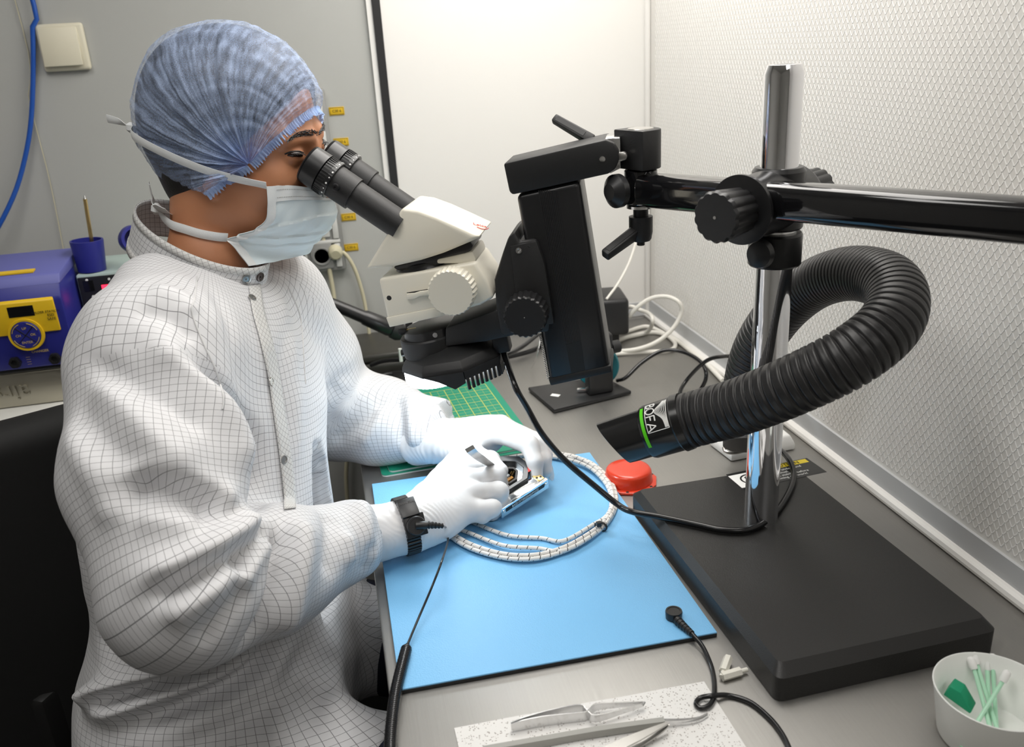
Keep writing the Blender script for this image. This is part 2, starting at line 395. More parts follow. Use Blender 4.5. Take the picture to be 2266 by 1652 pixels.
ob('pad_ring', lathe([(0, .027), (.0045, .026), (.0045, .0225), (.002, .0225)], cpd, (0, -1, .02), 40), 'yellow_plastic', ss)
pad = ob('button_pad', lathe([(0, .0218), (.005, .0218), (.0058, .021)], cpd, (0, -1, .02), 40), 'blue_plastic', ss)
for a0 in (20, 110, 200, 290):
    arc = np.array([cpd + A(math.cos(math.radians(a0 + k)) * .0195, -.0062, math.sin(math.radians(a0 + k)) * .0195) for k in range(0, 56, 5)])
    ob('pad_mark', tube(arc, .0005, 5), 'print_gold', pad)
for s, x, z in (('UP', 0, .011), ('CH', -.011, 0), ('OK', .011, 0), ('ENTER', 0, -.012)):
    text('pad_lettering', s, .0055, cpd + A(x, -.006, z), (1, 0, 0), (0, 0, 1), 'print_gold', pad)
for a0 in (45, -45):
    ca, sa = math.cos(math.radians(a0)), math.sin(math.radians(a0)); ob('pad_groove', tube([cpd + A(-ca * .021, -.0059, -sa * .021), cpd + A(ca * .021, -.0059, sa * .021)], .0007, 5), 'print_black', pad)
text('lettering', 'SOLDER STATION', .0052, (-.462, SY - .0062, .222), (1, 0, .0), (0, 0, 1), 'print_black', ss, shear=.2)
text('lettering', 'ESD\nSAFE', .0062, (-.455, SY - .0062, .213), (1, 0, 0), (0, 0, 1), 'print_black', ss)
text('lettering', 'CHANGER', .0055, (-.486, SY - .0004, .157), (1, 0, 0), (0, .06, 1), 'print_gold', ss)
for x, z in ((-.528, .142), (-.468, .141)):
    ob('socket', lathe([(0, .0095), (.007, .0085), (.007, .005), (.004, .005)], (x, SY + .005, z), (0, -1, 0), 20, ripple=lambda i, a: 1 + .05 * np.sign(np.cos(6 * a))), 'black_plastic', ss)
for i in range(4): text('lettering', '----', .005, (-.507, SY + .002, .149 - i * .004), (1, 0, 0), (0, .06, 1), 'print_gold', ss)
ob('foot_plate', rbox((-.64, SY + .010, .1215), (-.44, SY + .15, .129), .002), 'black_plastic', ss)

hs = thing('heater_unit', 'dark instrument with red display and pale green top edge', 'instrument', (-.36, 1.62, .06))
mat('mint_grey', (.50, .62, .58), .5)
ob('case', rbox((-.432, 1.552, .061), (-.23, 1.70, .255), .003), 'mint_grey', hs)
ob('front_panel', rbox((-.430, 1.548, .065), (-.233, 1.553, .2505), .0015), 'black_plastic', hs)
for x, z in ((-.414, .236), (-.386, .226)): ob('display', obox((x, 1.5475, z), (.008, 0, 0), (0, .0006, 0), (0, 0, .009)), 'black_gloss' if x < -.40 else 'red_led', hs)
for x, z in ((-.415, .246), (-.411, .217), (-.410, .210), (-.380, .244)): ob('button', lathe([(0, .0022), (.001, .002)], (x, 1.548, z), (0, -1, 0), 12), 'print_white', hs)
for i in range(5): ob('vent_slot', obox((-.424 + i * .006, 1.58, .2555), (.0012, 0, 0), (0, .006, 0), (0, 0, .0006)), 'black_plastic', hs)

ih = thing('iron_holder', 'blue plastic cup with a thin brass rod standing in it', 'cup', (-.40, 1.575, .256))
pt, pb_ = py(199, 562, 1.575), py(206, 604, 1.575); pb_[2] = .2565
ob('cup', lathe([(0, .0225), (.05, .0265), (.052, .0262), (.052, .0235), (.03, .0225)], pb_, (pt - pb_) * A(.4, 0, 1), 28), 'blue_plastic', ih)
r0, r1 = py(206, 553, 1.575), py(188, 440, 1.575)
ob('rod', cyl(r0 + (r0 - r1) * .15, r1, .0032, 10), 'brass', ih); ob('rod_tip', cyl(r1, r1 + nrm(r1 - r0) * .006, .0025, 10, .001), 'bright_metal', ih); ob('rod_collar', cyl(r0, r0 + nrm(r1 - r0) * .009, .0045, 12), 'black_plastic', ih)
ih2 = thing('holder_ring', 'dark blue ring of an iron holder just showing over the shoulder', 'holder', (-.337, 1.575, .256))
ob('stem', cyl((-.335, 1.58, .2565), (-.335, 1.58, .285), .006, 12), 'blue_plastic', ih2)
ob('ring', lathe([(0, .022), (.012, .024), (.024, .022), (.024, .017), (0, .016)], (-.337, 1.575, .302), (.5, -1, .2), 28), 'blue_plastic', ih2)

# ------------------------------------------------------------------ grey wall fittings
sw = thing('light_switch', 'cream rocker light switch on the grey wall', 'switch', (-.41, YB, .61))
P_ = py(140, 105, YB)
ob('frame', bev(obox(P_ + A(.002, -.006, 0), (.0385, 0, 0), (0, .006, 0), (0, 0, .0385)), .005, 3), 'cream_plastic', sw)
ob('rocker', bev(obox(P_ + A(-.001, -.0145, .001), (.0315, 0, 0), (0, .003, .0), (0, .0035, .0315)), .0025, 2), 'cream_plastic', sw)
wire = [A(-.47, YB - .012, 1.72), A(-.475, YB - .012, 1.2), py(64, -30, YB - .012), py(72, 60, YB - .012), py(73, 180, YB - .012), py(66, 290, YB - .014), py(45, 390, YB - .02), py(18, 460, YB - .03), py(-25, 540, YB - .04)]
cable('blue_cable', wire, .0042, 'blue_cable', 80, label='bright blue cable hanging down the grey wall', cat='cable')
cable('thin_cord', [A(-.54, YB - .004, 1.70), py(30, -10, YB - .004), py(60, 200, YB - .004), py(110, 400, YB - .004), py(150, 600, YB - .004), py(160, 640, YB - .004)], .0008, 'beige_cable', 40, label='hair-thin pale cord running down the grey wall', cat='cord')
mat('label_yellow', (.66, .42, .01), .5)
for i, (u, v) in enumerate(((745, 245.5), (755, 314), (771.5, 480), (777, 547))):
    q = py(u, v, YB - .001); lb = ['topmost yellow outlet label, beside the forehead', 'second yellow outlet label, half hidden by the far eyepiece', 'third yellow outlet label, below the near eyepiece', 'lowest yellow outlet label, beside the mask'][i]
    y_ = thing('outlet_label', lb, 'label', tuple(q), 'yellow outlet labels on the grey wall')
    ob('plate', rbox(q + A(-.0142, -.0007, -.0075), q + A(.0142, .0005, .0075), .0008), 'label_yellow', y_)
    fr = np.array([q + A(x, -.0008, z) for x, z in ((-.0125, -.006), (.0125, -.006), (.0125, .006), (-.0125, .006), (-.0125, -.006))]); ob('border', tube(fr, .0004, 4), 'print_black', y_)
    text('lettering', 'C30 6', .0068, q + A(0, -.0009, 0), (1, 0, 0), (0, 0, 1), 'print_black', y_)
mat('outlet_grey', (.27, .27, .26), .5); mat('outlet_white', (.62, .62, .60), .5)
oc = thing('outlet_strip', 'dark grey strip of wall sockets behind the mask', 'outlet', (-.03, YB, .25))
ob('back_box', rbox((-.105, YB - .022, .178), (.018, YB, .52), .004), 'outlet_grey', oc)
for x in (-.078, -.060, .005):
    for z0, z1 in ((.186, .232), (.242, .300), (.312, .372), (.384, .444), (.456, .512)):
        ob('rail', rbox((x - .0055, YB - .027, z0), (x + .0055, YB - .021, z1), .0015), 'outlet_white', oc)
for z in (.21, .272, .342, .414, .484):
    s_ = ob('socket', rbox((-.048, YB - .026, z - .026), (-.006, YB - .021, z + .026), .002), 'outlet_white' if z > .25 else 'outlet_grey', oc)
    ob('socket_well', lathe([(0, .0175), (.003, .0175), (.003, .015), (.0005, .014)], (-.027, YB - .0255, z), (0, -1, 0), 24), 'outlet_grey', s_)
for z in (.237, .306, .378): ob('divider', rbox((-.085, YB - .026, z - .003), (.012, YB - .021, z + .003), .001), 'outlet_white', oc)
for nm, u, v, pts, lb in (('plug', 712, 488, [(712, 505), (722, 560), (738, 650), (744, 720), (752, 790), (758, 900), (768, 990), (766, 1060), (772, 1140)], 'beige plug with a long cord hanging straight down behind the left arm'),
                          ('plug', 742, 556, [(742, 556), (762, 560), (785, 595), (805, 660), (816, 730), (820, 775), (821, 785)], 'pale plug with a thin cord curving down beside the soldering iron')):
    q = py(u, v, YB - .03); pl = thing(nm, lb, 'plug', tuple(q), 'plugs in the wall sockets')
    ob('plug_body', lathe([(0, .014), (.014, .0135), (.018, .009)], q + A(0, .008, 0), (0, -1, -.3), 20), 'beige_cable', pl)
    C = [q + A(0, -.006, 0)] + [py(a, b, YB - .02 - .006 * (b > 700)) for a, b in pts]; ob('cord', tube(spline(C, 70), .0045 if u < 730 else .0038, 8), 'beige_cable', pl, smooth=60)
cable('black_cord', [py(690, 520, YB - .03), py(676, 548, YB - .035), py(655, 600, YB - .04), py(625, 690, YB - .045), py(600, 800, YB - .05), py(590, 950, YB - .05)], .0048, 'black_cable', 60, label='black cord dropping from the sockets behind the mask', cat='cable')
cable('hanging_cable', [A(.615, 1.70, 1.095), py(1487, -20, 1.70), py(1478, 80, 1.70), py(1465, 200, 1.70), py(1450, 330, 1.69), py(1425, 460, 1.66), py(1400, 560, 1.62), py(1372, 620, 1.58), py(1342, 662, 1.555)], .0026, 'white_cable', 80, label='thin white cable hanging from above into the corner', cat='cable')

# ------------------------------------------------------------------ things at the back of the worktop
ps = thing('power_supply', 'black power supply brick lying among the white cable loops', 'adapter', (.52, 1.6, 0))
ob('brick', bev(obox((.505, 1.60, .066), (.047, -.008, 0), (.008, .05, 0), (0, 0, .037)), .008, 3), 'black_plastic', ps)
ob('rest', rbox((.475, 1.575, 0), (.535, 1.625, .031), .004), 'black_plastic', ps)
def zpts(L): return [pz(u, v, z) for u, v, z in L]
cable('white_cable_coil', [py(1392, 700, 1.56), py(1410, 680, 1.55), py(1440, 660, 1.54), py(1475, 656, 1.52), py(1502, 668, 1.5), py(1508, 690, 1.5), py(1490, 725, 1.5), py(1455, 755, 1.5), py(1410, 772, 1.5), pz(1360, 776, .008), pz(1345, 765, .006), pz(1380, 748, .006), pz(1430, 735, .01), py(1444, 712, 1.53), py(1438, 695, 1.55), py(1415, 685, 1.57), py(1390, 680, 1.585), pz(1372, 720, .01), pz(1385, 733, .005), pz(1430, 722, .005), pz(1470, 738, .006), pz(1494, 760, .006), pz(1480, 775, .006), pz(1420, 778, .006), pz(1360, 782, .006), pz(1320, 780, .006)], .0042, 'white_cable', 260, label='loosely coiled white cable in the corner behind the column', cat='cable')
cable('white_lead', [pz(1350, 760, .005), pz(1400, 742, .005), pz(1450, 735, .005), pz(1495, 752, .005), pz(1540, 785, .006), pz(1560, 800, .006), pz(1600, 842, .006)], .0045, 'white_cable', 60, label='white lead running along the foot of the wall', cat='cable')
rs = thing('reel_stand', 'small black stand on a square plate with a teal wheel', 'stand', (.40, 1.335, 0))
pl_ = [pz(1168, 858, .006), pz(1226, 908, .006), pz(1398, 866, .006), pz(1334, 833, .006)]
ob('plate', bev(prism([A(p[0], p[1], .001) for p in pl_], (0, 0, .007)), .0025, 2), 'black_plastic', rs)
ob('block', bev(prism([A(.392, 1.318, .008), A(.437, 1.322, .008), A(.437, 1.350, .008), A(.392, 1.346, .008)], (0, 0, .106)), .004, 3), 'black_plastic', rs)
mat('teal', (.0, .20, .25), .4)
ob('wheel', lathe([(0, .036), (.004, .038), (.010, .038), (.014, .036)], (.418, 1.352, .046), (.25, 1, 0), 36), 'teal', rs)
ob('wheel_hub', cyl((.437, 1.335, .085), (.452, 1.338, .085), .011, 20), 'black_plastic', rs)
ob('clip', obox(pz(1290, 862, .012), (.010, -.002, 0), (.001, .003, 0), (0, 0, .003), .001), 'bright_metal', rs)
ob('sticker', obox(pz(1229, 874, .0084), (.006, -.005, 0), (.003, .004, 0), (0, 0, .0002)), 'print_white', rs)
cable('looped_cord', [pz(1365, 842, .012), pz(1385, 835, .02), py(1420, 802, 1.36), py(1465, 776, 1.36), py(1510, 778, 1.34), py(1550, 800, 1.3), py(1563, 830, 1.27), pz(1550, 862, .01), pz(1530, 880, .006), pz(1505, 872, .006), pz(1520, 840, .02), py(1560, 800, 1.27), py(1595, 789, 1.24), py(1625, 795, 1.2), pz(1650, 850, .006)], .0034, 'black_cable', 160, label='black cord looping from the reel stand behind the hose', cat='cable')
# soldering iron on its stand and a dark tool case
it = thing('soldering_iron', 'black soldering iron handle resting in a holder behind the operator', 'iron', (.05, 1.5, .0))
i0, i1 = py(722, 667, 1.50), py(868, 727, 1.50); ax = i1 - i0; Li = np.linalg.norm(ax)
ob('handle', lathe([(0, .009), (.004, .0105), (Li * .55, .0115), (Li * .58, .0135), (Li * .95, .0155), (Li, .014)], i0, ax, 24), 'black_satin', it)
ob('lead', tube(spline([i0 + ax * .02, i0 - ax * .08 + A(0, 0, .003), py(690, 668, 1.51), py(655, 700, 1.52)], 20), .005, 8), 'black_cable', it)
ob('grip_ring', lathe([(0, .0165), (.012, .0175), (.02, .014)], i1, ax, 20), 'black_rubber', it)
st_ = ob('holder', rbox((.075, 1.475, .0004), (.150, 1.560, .012), .003), 'black_plastic', it)
ob('holder_post', cyl((.112, 1.515, .012), (.104, 1.505, .088), .006, 14), 'bright_metal', it)
ob('holder_coil', tube(np.array([A(.098, 1.50, .085) + A(math.cos(t) * .011, math.sin(t) * .011, 0) + A(.0045, 0, -.0034) * t for t in np.linspace(0, 40, 220)]), .0014, 6), 'bright_metal', it)
ob('post_cap', cyl((.090, 1.475, .058), (.090, 1.475, .082), .0032, 10), 'print_white', it)
tc_ = thing('tool_case', 'flat dark tool case lying at the back left of the worktop', 'case', (.12, 1.62, 0))
mat('case_dark', (.045, .043, .036), .4)
ob('shell', rbox((.0, 1.572, .0004), (.30, 1.725, .024), .006, 3), 'case_dark', tc_); ob('lid', rbox((.004, 1.576, .025), (.296, 1.722, .042), .006, 3), 'case_dark', tc_)
cable('case_cord', [pz(820, 808, .03), pz(850, 798, .04), pz(900, 796, .046), pz(950, 800, .046), pz(1000, 806, .046), pz(1100, 790, .046), pz(1150, 770, .03), pz(1190, 740, .02)], .0042, 'black_cable', 70, label='black cord draped over the dark tool case', cat='cable')
cable('thick_cord', [pz(826, 788, .005), py(842, 770, 1.66), py(868, 766, 1.655), py(900, 768, 1.65), pz(960, 790, .05), pz(1040, 800, .03)], .0055, 'black_cable', 60, label='thick black cord arching behind the soldering iron holder', cat='cable')
cable('floor_cord', [pz(820, 838, .006), pz(870, 826, .008), pz(940, 822, .008), pz(1010, 815, .008), pz(1100, 795, .008), pz(1190, 770, .008), pz(1215, 735, .008)], .005, 'black_cable', 70, label='black cord lying in front of the dark tool case', cat='cable')
cable('wire_scrap', [pz(1180, 800, .01), py(1190, 770, 1.42), py(1197, 740, 1.42), py(1188, 790, 1.4), pz(1176, 815, .004)], .0006, 'bright_metal', 40, label='fine stray wire standing beside the column', cat='wire')
# ------------------------------------------------------------------ microscope stand: base, pole, clamp, arm, hinge block
sd = thing('microscope_stand', 'black boom stand with a heavy base plate and chromed pole', 'stand', (.455, .76, 0))
BA = [A(.334, .947), A(.562, .947), A(.576, .582), A(.342, .577)]
def ring2(poly, z): return np.array([[p[0], p[1], z] for p in poly])
def base_plate():
    c = np.mean(BA, 0); ins = [c + (p - c) * (1 - .012 / np.linalg.norm(p - c) * 1.1) for p in BA]
    def rnd(poly, r, n=6):
        out = []
        for i in range(4):
            p, a, b = poly[i], poly[i - 1], poly[(i + 1) % 4]; da, db = nrm(a - p), nrm(b - p)
            for t in np.linspace(0, 1, n): out.append((1 - t) ** 2 * (p + da * r) + 2 * t * (1 - t) * p + t * t * (p + db * r))
        return np.array(out)
    lo, hi = rnd(BA, .010), rnd(ins, .007); n = len(lo)
    V = np.concatenate([ring2(lo, .0005), ring2(lo, .026), ring2(hi, .0352)])
    F = [list(range(n)), [2 * n + i for i in range(n)][::-1]]
    for k in (0, 1): F += [[k * n + i, k * n + n + i, k * n + n + (i + 1) % n, k * n + (i + 1) % n] for i in range(n)]
    return V, F
ob('base_plate', base_plate(), 'black_paint', sd, smooth=25)
PX, PY = .4535, .826
ob('pole', lathe([(.0352, .0192), (.536, .0192), (.5445, .0165), (.5450, .0150), (.5440, .0)], (PX, PY, 0), (0, 0, 1), 64, caps=False), 'chrome', sd, smooth=20)
ob('pole_cap', lathe([(0, .0150), (.0006, .012)], (PX, PY, .5441), (0, 0, 1), 32), 'black_plastic', sd)
# collar under the clamp, with its thumb screw
ob('collar', lathe([(.344, .026), (.346, .0275), (.3765, .0275), (.379, .026), (.379, .0195)], (PX, PY, 0), (0, 0, 1), 48), 'black_satin', sd, smooth=30)
ob('collar_gap', lathe([(.379, .021), (.3835, .021)], (PX, PY, 0), (0, 0, 1), 40), 'bright_metal', sd)
cdir = nrm(A(-.78, -.62, 0)); cs = A(PX, PY, .363) + cdir * .0275
ob('thumb_screw', lathe([(-.004, .006), (.004, .006), (.004, .0135), (.007, .0155), (.0135, .0135), (.016, .007)], cs, cdir, 28, squash=(.95, 1.0)), 'black_plastic', sd, smooth=40)
AD = nrm(A(.52, -.854, .012)); ND = nrm(A(.854, .52, 0)); AP = A(.4175, .8045, .420)
# cross clamp: a barrel along the knob axis with the pole and the arm passing through it
c0 = A(PX, PY, .413)
ob('clamp_body', lathe([(-.072, .026), (-.070, .0345), (-.066, .0345), (-.064, .0300), (-.020, .0325), (.030, .0325), (.043, .027), (.049, .024)], c0, ND, 56), 'black_satin', sd, smooth=30)
ob('clamp_sleeve', lathe([(.383, .0255), (.385, .027), (.442, .027), (.446, .024), (.446, .0195)], (PX, PY, 0), (0, 0, 1), 48), 'black_satin', sd, smooth=30)
def scallop(k, d): return lambda i, a: 1 - d * (.5 + .5 * np.cos(k * a)) ** 2
ob('clamp_knob', lathe([(.0, .0215), (.002, .0225), (.040, .0255), (.043, .0235)], c0 - ND * .070, -ND, 96, ripple=scallop(14, .06)), 'black_plastic', sd, smooth=25)
ob('knob_centre', cyl(c0 - ND * .1125, c0 - ND * .1137, .0016, 12), 'grey_metal', sd)
ob('clamp_knob', lathe([(.0, .0195), (.002, .021), (.032, .0215), (.035, .0195)], c0 + ND * .048, ND, 96, ripple=scallop(14, .06)), 'black_plastic', sd, smooth=25)
# the arm: a rounded square bar
def bar(p0, p1, w, n=48, e=3.2):
    an = np.linspace(0, 2 * np.pi, n, endpoint=False); d = nrm(p1 - p0); y = nrm(np.cross(A(0, 0, 1), d)); z = np.cross(d, y)
    r = w * (np.abs(np.cos(an)) ** e + np.abs(np.sin(an)) ** e) ** (-1 / e); ring = np.outer(np.cos(an) * r, y) + np.outer(np.sin(an) * r, z)
    V = np.concatenate([p0 + ring * .93, p0 + d * .002 + ring, p1 - d * .002 + ring, p1 + ring * .93]); F = [list(range(n))[::-1], [3 * n + i for i in range(n)]]
    for k in range(3): F += [[k * n + i, k * n + (i + 1) % n, k * n + n + (i + 1) % n, k * n + n + i] for i in range(n)]
    return V, F
aL, aR = AP - AD * .140, AP + AD * .385
ob('arm', bar(aL, aR, .0185), 'black_gloss', sd, smooth=40)
aE = AP - AD * .150 + A(.004, 0, 0); aE[2] = AP[2]
ob('arm_end', lathe([(-.019, .016), (-.017, .0185), (.019, .0185), (.021, .016)], aE, (0, 0, 1), 36), 'black_gloss', sd, smooth=40)
hk = nrm(A(-.93, -.36, 0)); h0 = aE + hk * .019 - AD * .002
ob('end_screw', cyl(h0 - hk * .004, h0 + hk * .010, .0028, 12), 'bright_metal', sd)
ob('end_knob', lathe([(.0, .013), (.004, .0185), (.011, .0185), (.019, .009)], h0 + hk * .006, hk, 28), 'black_plastic', sd, smooth=30)
ob('washer', lathe([(0, .0165), (.003, .0165)], aE + A(0, 0, -.0225), (0, 0, 1), 36), 'bright_metal', sd)
ob('lever_hub', lathe([(0, .0085), (.010, .0085), (.010, .0135), (.028, .0135), (.036, .012), (.038, .0105), (.038, .0045), (.043, .0045), (.0435, .004)], aE + A(0, 0, -.0225), (0, 0, -1), 32), 'black_matt', sd, smooth=30)
def lever(name, p0, p1, up, w0, w1, t0, t1, parent):
    d = nrm(p1 - p0); up = nrm(up - d * (up @ d)); s = np.cross(d, up); P = []
    V, F = [], []
    sec = lambda p, w, t: [p + s * w + up * t, p + s * w - up * t, p - s * w - up * t, p - s * w + up * t]
    V = np.array(sec(p0, w0, t0) + sec(p1, w1, t1)); F = [[0, 1, 2, 3], [7, 6, 5, 4]] + [[i, 4 + i, 4 + (i + 1) % 4, (i + 1) % 4] for i in range(4)]
    lv = ob(name, bev((V, F), .002, 2), 'black_matt', parent)
    q0, q1 = p0 + (p1 - p0) * .2 + up * (t0 * .8 + t1 * .2), p1 - (p1 - p0) * .08 + up * t1
    ob(name + '_slot', cat_vf(obox((q0 + q1) / 2, (q1 - q0) / 2, s * (w0 + w1) * .28, up * .0006)), 'print_black', lv)
    return lv
lev0 = aE + A(0, 0, -.0225 - .024)
lever('lever', lev0, py(1338, 565, aE[1] - .018), A(-.2, -.5, .8), .0065, .0055, .007, .0055, sd)
# hinge block above the arm end and the fork that carries the microscope column
hb = aE + A(.0, .0, .021)
def hinge():
    n = 20; an = np.linspace(-np.pi / 2, np.pi / 2, n); x, y = hk, np.cross(A(0, 0, 1), hk)
    pts = [hb - x * (math.cos(a) * .021) + y * (math.sin(a) * .024) for a in an] + [hb + x * .018 + y * .024, hb + x * .018 - y * .024]
    return prism([p + A(0, 0, .0005) for p in pts], A(0, 0, .042))
ob('hinge_block', bev(hinge(), .0012, 2, 50), 'black_matt', sd, smooth=40)
ob('hinge_cap', lathe([(0, .0145), (.0008, .0140)], hb + A(0, 0, .0425), (0, 0, 1), 32), 'grey_metal', sd)

# ------------------------------------------------------------------ stereo microscope (its own tilted frame: F away from the operator, L away from the camera, U up the column)
def rotm(yaw, pitch, roll):
    cy, sy = np.cos(yaw), np.sin(yaw); cp, sp = np.cos(pitch), np.sin(pitch); cr, sr = np.cos(roll), np.sin(roll)
    return A([cy, -sy, 0], [sy, cy, 0], [0, 0, 1]) @ A([cp, 0, -sp], [0, 1, 0], [sp, 0, cp]) @ A([1, 0, 0], [0, cr, -sr], [0, sr, cr])
MR = rotm(*np.radians([-21, 9, .5])); MO = py(968, 838, 1.03); FD, LD, UD = MR[:, 0], MR[:, 1], MR[:, 2]
def mw(f, l, u): return MO + FD * f + LD * l + UD * u
def mp(u, v, l):
    """pixel -> point on the plane l = const of the microscope's frame"""
    r = ray(u, v); t = ((MO + LD * l - CC) @ LD) / (r @ LD); return CC + r * t
def mloc(p): return (np.asarray(p) - MO) @ MR
def mprism(px, l0, l1, w=0, seg=2):
    vf = prism([mp(u, v, l0) for u, v in px], LD * (l1 - l0)); return bev(vf, w, seg) if w else vf
ms = thing('stereo_microscope', 'ivory stereo microscope head on a tilted black focus column', 'microscope', tuple(mw(.1, 0, .1)))
HW = .042
hs_px = [(808, 596), (850, 527), (889, 460), (925, 465), (966, 480), (1015, 502), (1045, 516), (1064, 524), (1040, 536), (980, 561), (930, 577), (873, 590)]
hz = ob('binocular_housing', mprism(hs_px, -HW, HW, .0045, 3), 'ivory', ms, smooth=40)
# red script logo lying on the sloping top of the housing
la, lb_ = mp(1046, 479, .0), mp(1070, 488, .0)
ta, tb = mp(1015, 502, -HW), mp(1064, 524, -HW)
def on_top(t, l, lift=.0006): return ta + (tb - ta) * t + LD * (l + HW) + np.cross(nrm(tb - ta), LD) * lift * (1 if np.cross(nrm(tb - ta), LD) @ UD > 0 else -1)
mat('logo_red', (.75, .05, .04), .5)
td = nrm(tb - ta)
lg = text('logo', 'Leica', .0095, on_top(.62, .0, .0003), td * .8 + LD * .6, LD * .8 - td * .6, 'logo_red', hz, shear=.35)
arc = spline([on_top(.60, -.013), on_top(.80, -.012), on_top(.98, -.005), on_top(1.02, .004)], 24); ob('logo_swash', tube(arc, .0005, 5), 'logo_red', hz)
# eyepieces
e0, e1 = mp(680, 360, -.0305), mp(870, 488, -.0305)
for k in (0, 1):
    p0, p1 = e0 + LD * .061 * k, e1 + LD * .061 * k; L = np.linalg.norm(p1 - p0); a = (p1 - p0) / L; s = L / 225
    ep = ob('eyepiece', lathe([(s * 70, .0196), (s * 122, .0196), (s * 122, .0170), (s * 245, .0170)], p0, a, 56), 'black_matt', ms, smooth=30)
    ob('eyecup', lathe([(0, .0160), (0, .0212), (s * 2.5, .0222), (s * 4, .0214), (s * 6, .0226), (s * 40, .0230), (s * 41, .0212), (s * 41, .016), (s * 8, .014)], p0, a, 56, caps=False), 'black_satin', ep, smooth=40)
    ob('lens', lathe([(s * 8, .0142), (s * 7, .008)], p0, a, 32), 'black_gloss', ep)
    ob('dial', lathe([(s * 42, .0205), (s * 43, .0224), (s * 70, .0229), (s * 71, .0222), (s * 71, .019)], p0, a, 144, ripple=lambda i, t: 1 - (.018 * (np.sign(np.cos(36 * t)) > 0) if i in (1,) else 0)), 'black_satin', ep, smooth=25)
    X, Y, _ = basis(a)
    for j in range(40):
        th = 2 * math.pi * j / 40; rd = math.cos(th) * X + math.sin(th) * Y
        if j % 2 == 0: ob('dial_dot', lathe([(0, .0008 + .0004 * (j % 4 == 0)), (.0004, .0006 + .0004 * (j % 4 == 0))], p0 + a * s * 66 + rd * .0228, rd, 8), 'print_white', ep)
        ob('dial_ridge', obox(p0 + a * s * 51 + rd * .0225, a * s * 8, np.cross(a, rd) * .0006, rd * .0006), 'black_rubber', ep)
    rd = nrm(-LD * .75 + UD * .1 - a * ((-LD * .75 + UD * .1) @ a))
    sc_ = ob('lock_screw', lathe([(-.002, .0042), (.0045, .0042), (.005, .0032), (.005, .0015), (.004, .001)], p0 + a * s * 88 + rd * .0190, rd, 20), 'black_satin', ep)
# dark seat between housing and zoom body
ob('dovetail', mprism([(868, 592), (880, 600), (960, 590), (1030, 568), (1048, 545), (1038, 530), (960, 560)], -.030, .030, .003), 'black_satin', ms)
ob('dovetail_base', lathe([(0, .037), (.012, .037), (.020, .032)], mloc(mp(945, 600, 0)) @ MR.T + MO - UD * .004, UD, 40), 'black_satin', ms)
# zoom body
ZW = .040
zb_px = [(837, 617), (1051, 580), (1078, 620), (1092, 660), (1062, 676), (975, 700), (861, 725)]
zb = ob('zoom_body', mprism(zb_px, -ZW, ZW, .004, 3), 'ivory', ms, smooth=40)
ob('shoulder_block', mprism([(966, 584), (966, 574), (1046, 556), (1054, 573), (1051, 584)], -.032, .032, .003), 'ivory', zb)
ob('skirt', mprism([(854, 703), (965, 681), (1000, 672), (1002, 692), (975, 700), (862, 724)], -ZW - .0012, -ZW + .003, .001), 'ivory', zb)
p_ = mp(861, 659, -ZW); ob('screw_hole', lathe([(0, .0032), (.0004, .0028)], p_ + LD * .0002, -LD, 20), 'black_rubber', zb)
ob('lever_tab', bev(prism([mp(u, v, -ZW - .0002) for u, v in ((901, 648), (918, 647), (930, 643), (952, 640), (952, 651), (930, 653), (918, 660), (902, 660))], -LD * .004), .0008), 'ivory', zb)
ob('lever_slot', prism([mp(u, v, -ZW) for u, v in ((900, 647), (955, 638), (955, 641), (902, 650))], -LD * .0004), 'black_rubber', zb)
for sgn in (-1, 1):
    kc = mw(*mloc(mp(1003, 641, -ZW - .012))); kl = mloc(kc); kc = mw(kl[0], sgn * ZW * .98, kl[2])
    kd = LD * sgn
    ob('zoom_knob', lathe([(0, .0235), (.004, .0255), (.010, .0275), (.026, .0268), (.028, .0255), (.028, 0)], kc, kd, 120, ripple=lambda i, t: 1 + (.022 * np.cos(30 * t) if i in (1, 2, 3, 4) else 0), caps=False), 'ivory', ms, smooth=30)
# carrier ring and bracket
rc = mloc(mp(985, 735, 0)); ru = rc[2]
rg = mw(.004, 0, 0) * 0 + mw(rc[0] * .25, 0, ru)
ob('carrier_ring', lathe([(-.014, .034), (-.012, .0385), (-.002, .0405), (.015, .0405), (.017, .039), (.017, .033)], mw(.008, 0, .046), UD, 56), 'black_matt', ms, smooth=35)
ob('set_screw', lathe([(0, .0030), (.0008, .0030), (.0008, .0018)], mp(963, 741, -.040), -LD, 14), 'bright_metal', ms)
ob('carrier_bracket', mprism([(985, 726), (1098, 686), (1128, 690), (1140, 742), (1102, 750), (1075, 756), (985, 768)], -.034, .034, .003), 'black_matt', ms)
ob('carrier_seat', lathe([(0, .0365), (.010, .0345), (.012, .028)], mw(.010, 0, .062), UD, 44), 'black_satin', ms)
ob('objective', lathe([(.0, .030), (.012, .031), (.020, .031)], mw(.008, 0, .034), UD, 44), 'black_satin', ms)
for v_ in (734, 781): 
    q = mp(884 if v_ < 760 else 889, v_, -.01); ob('side_screw', lathe([(0, .0045), (.010, .0045)], q, FD, 18, ripple=scallop(10, .1)), 'black_rubber', ms); ob('screw_shaft', cyl(q + FD * .01, q + FD * .022, .0022, 10), 'brass', ms)
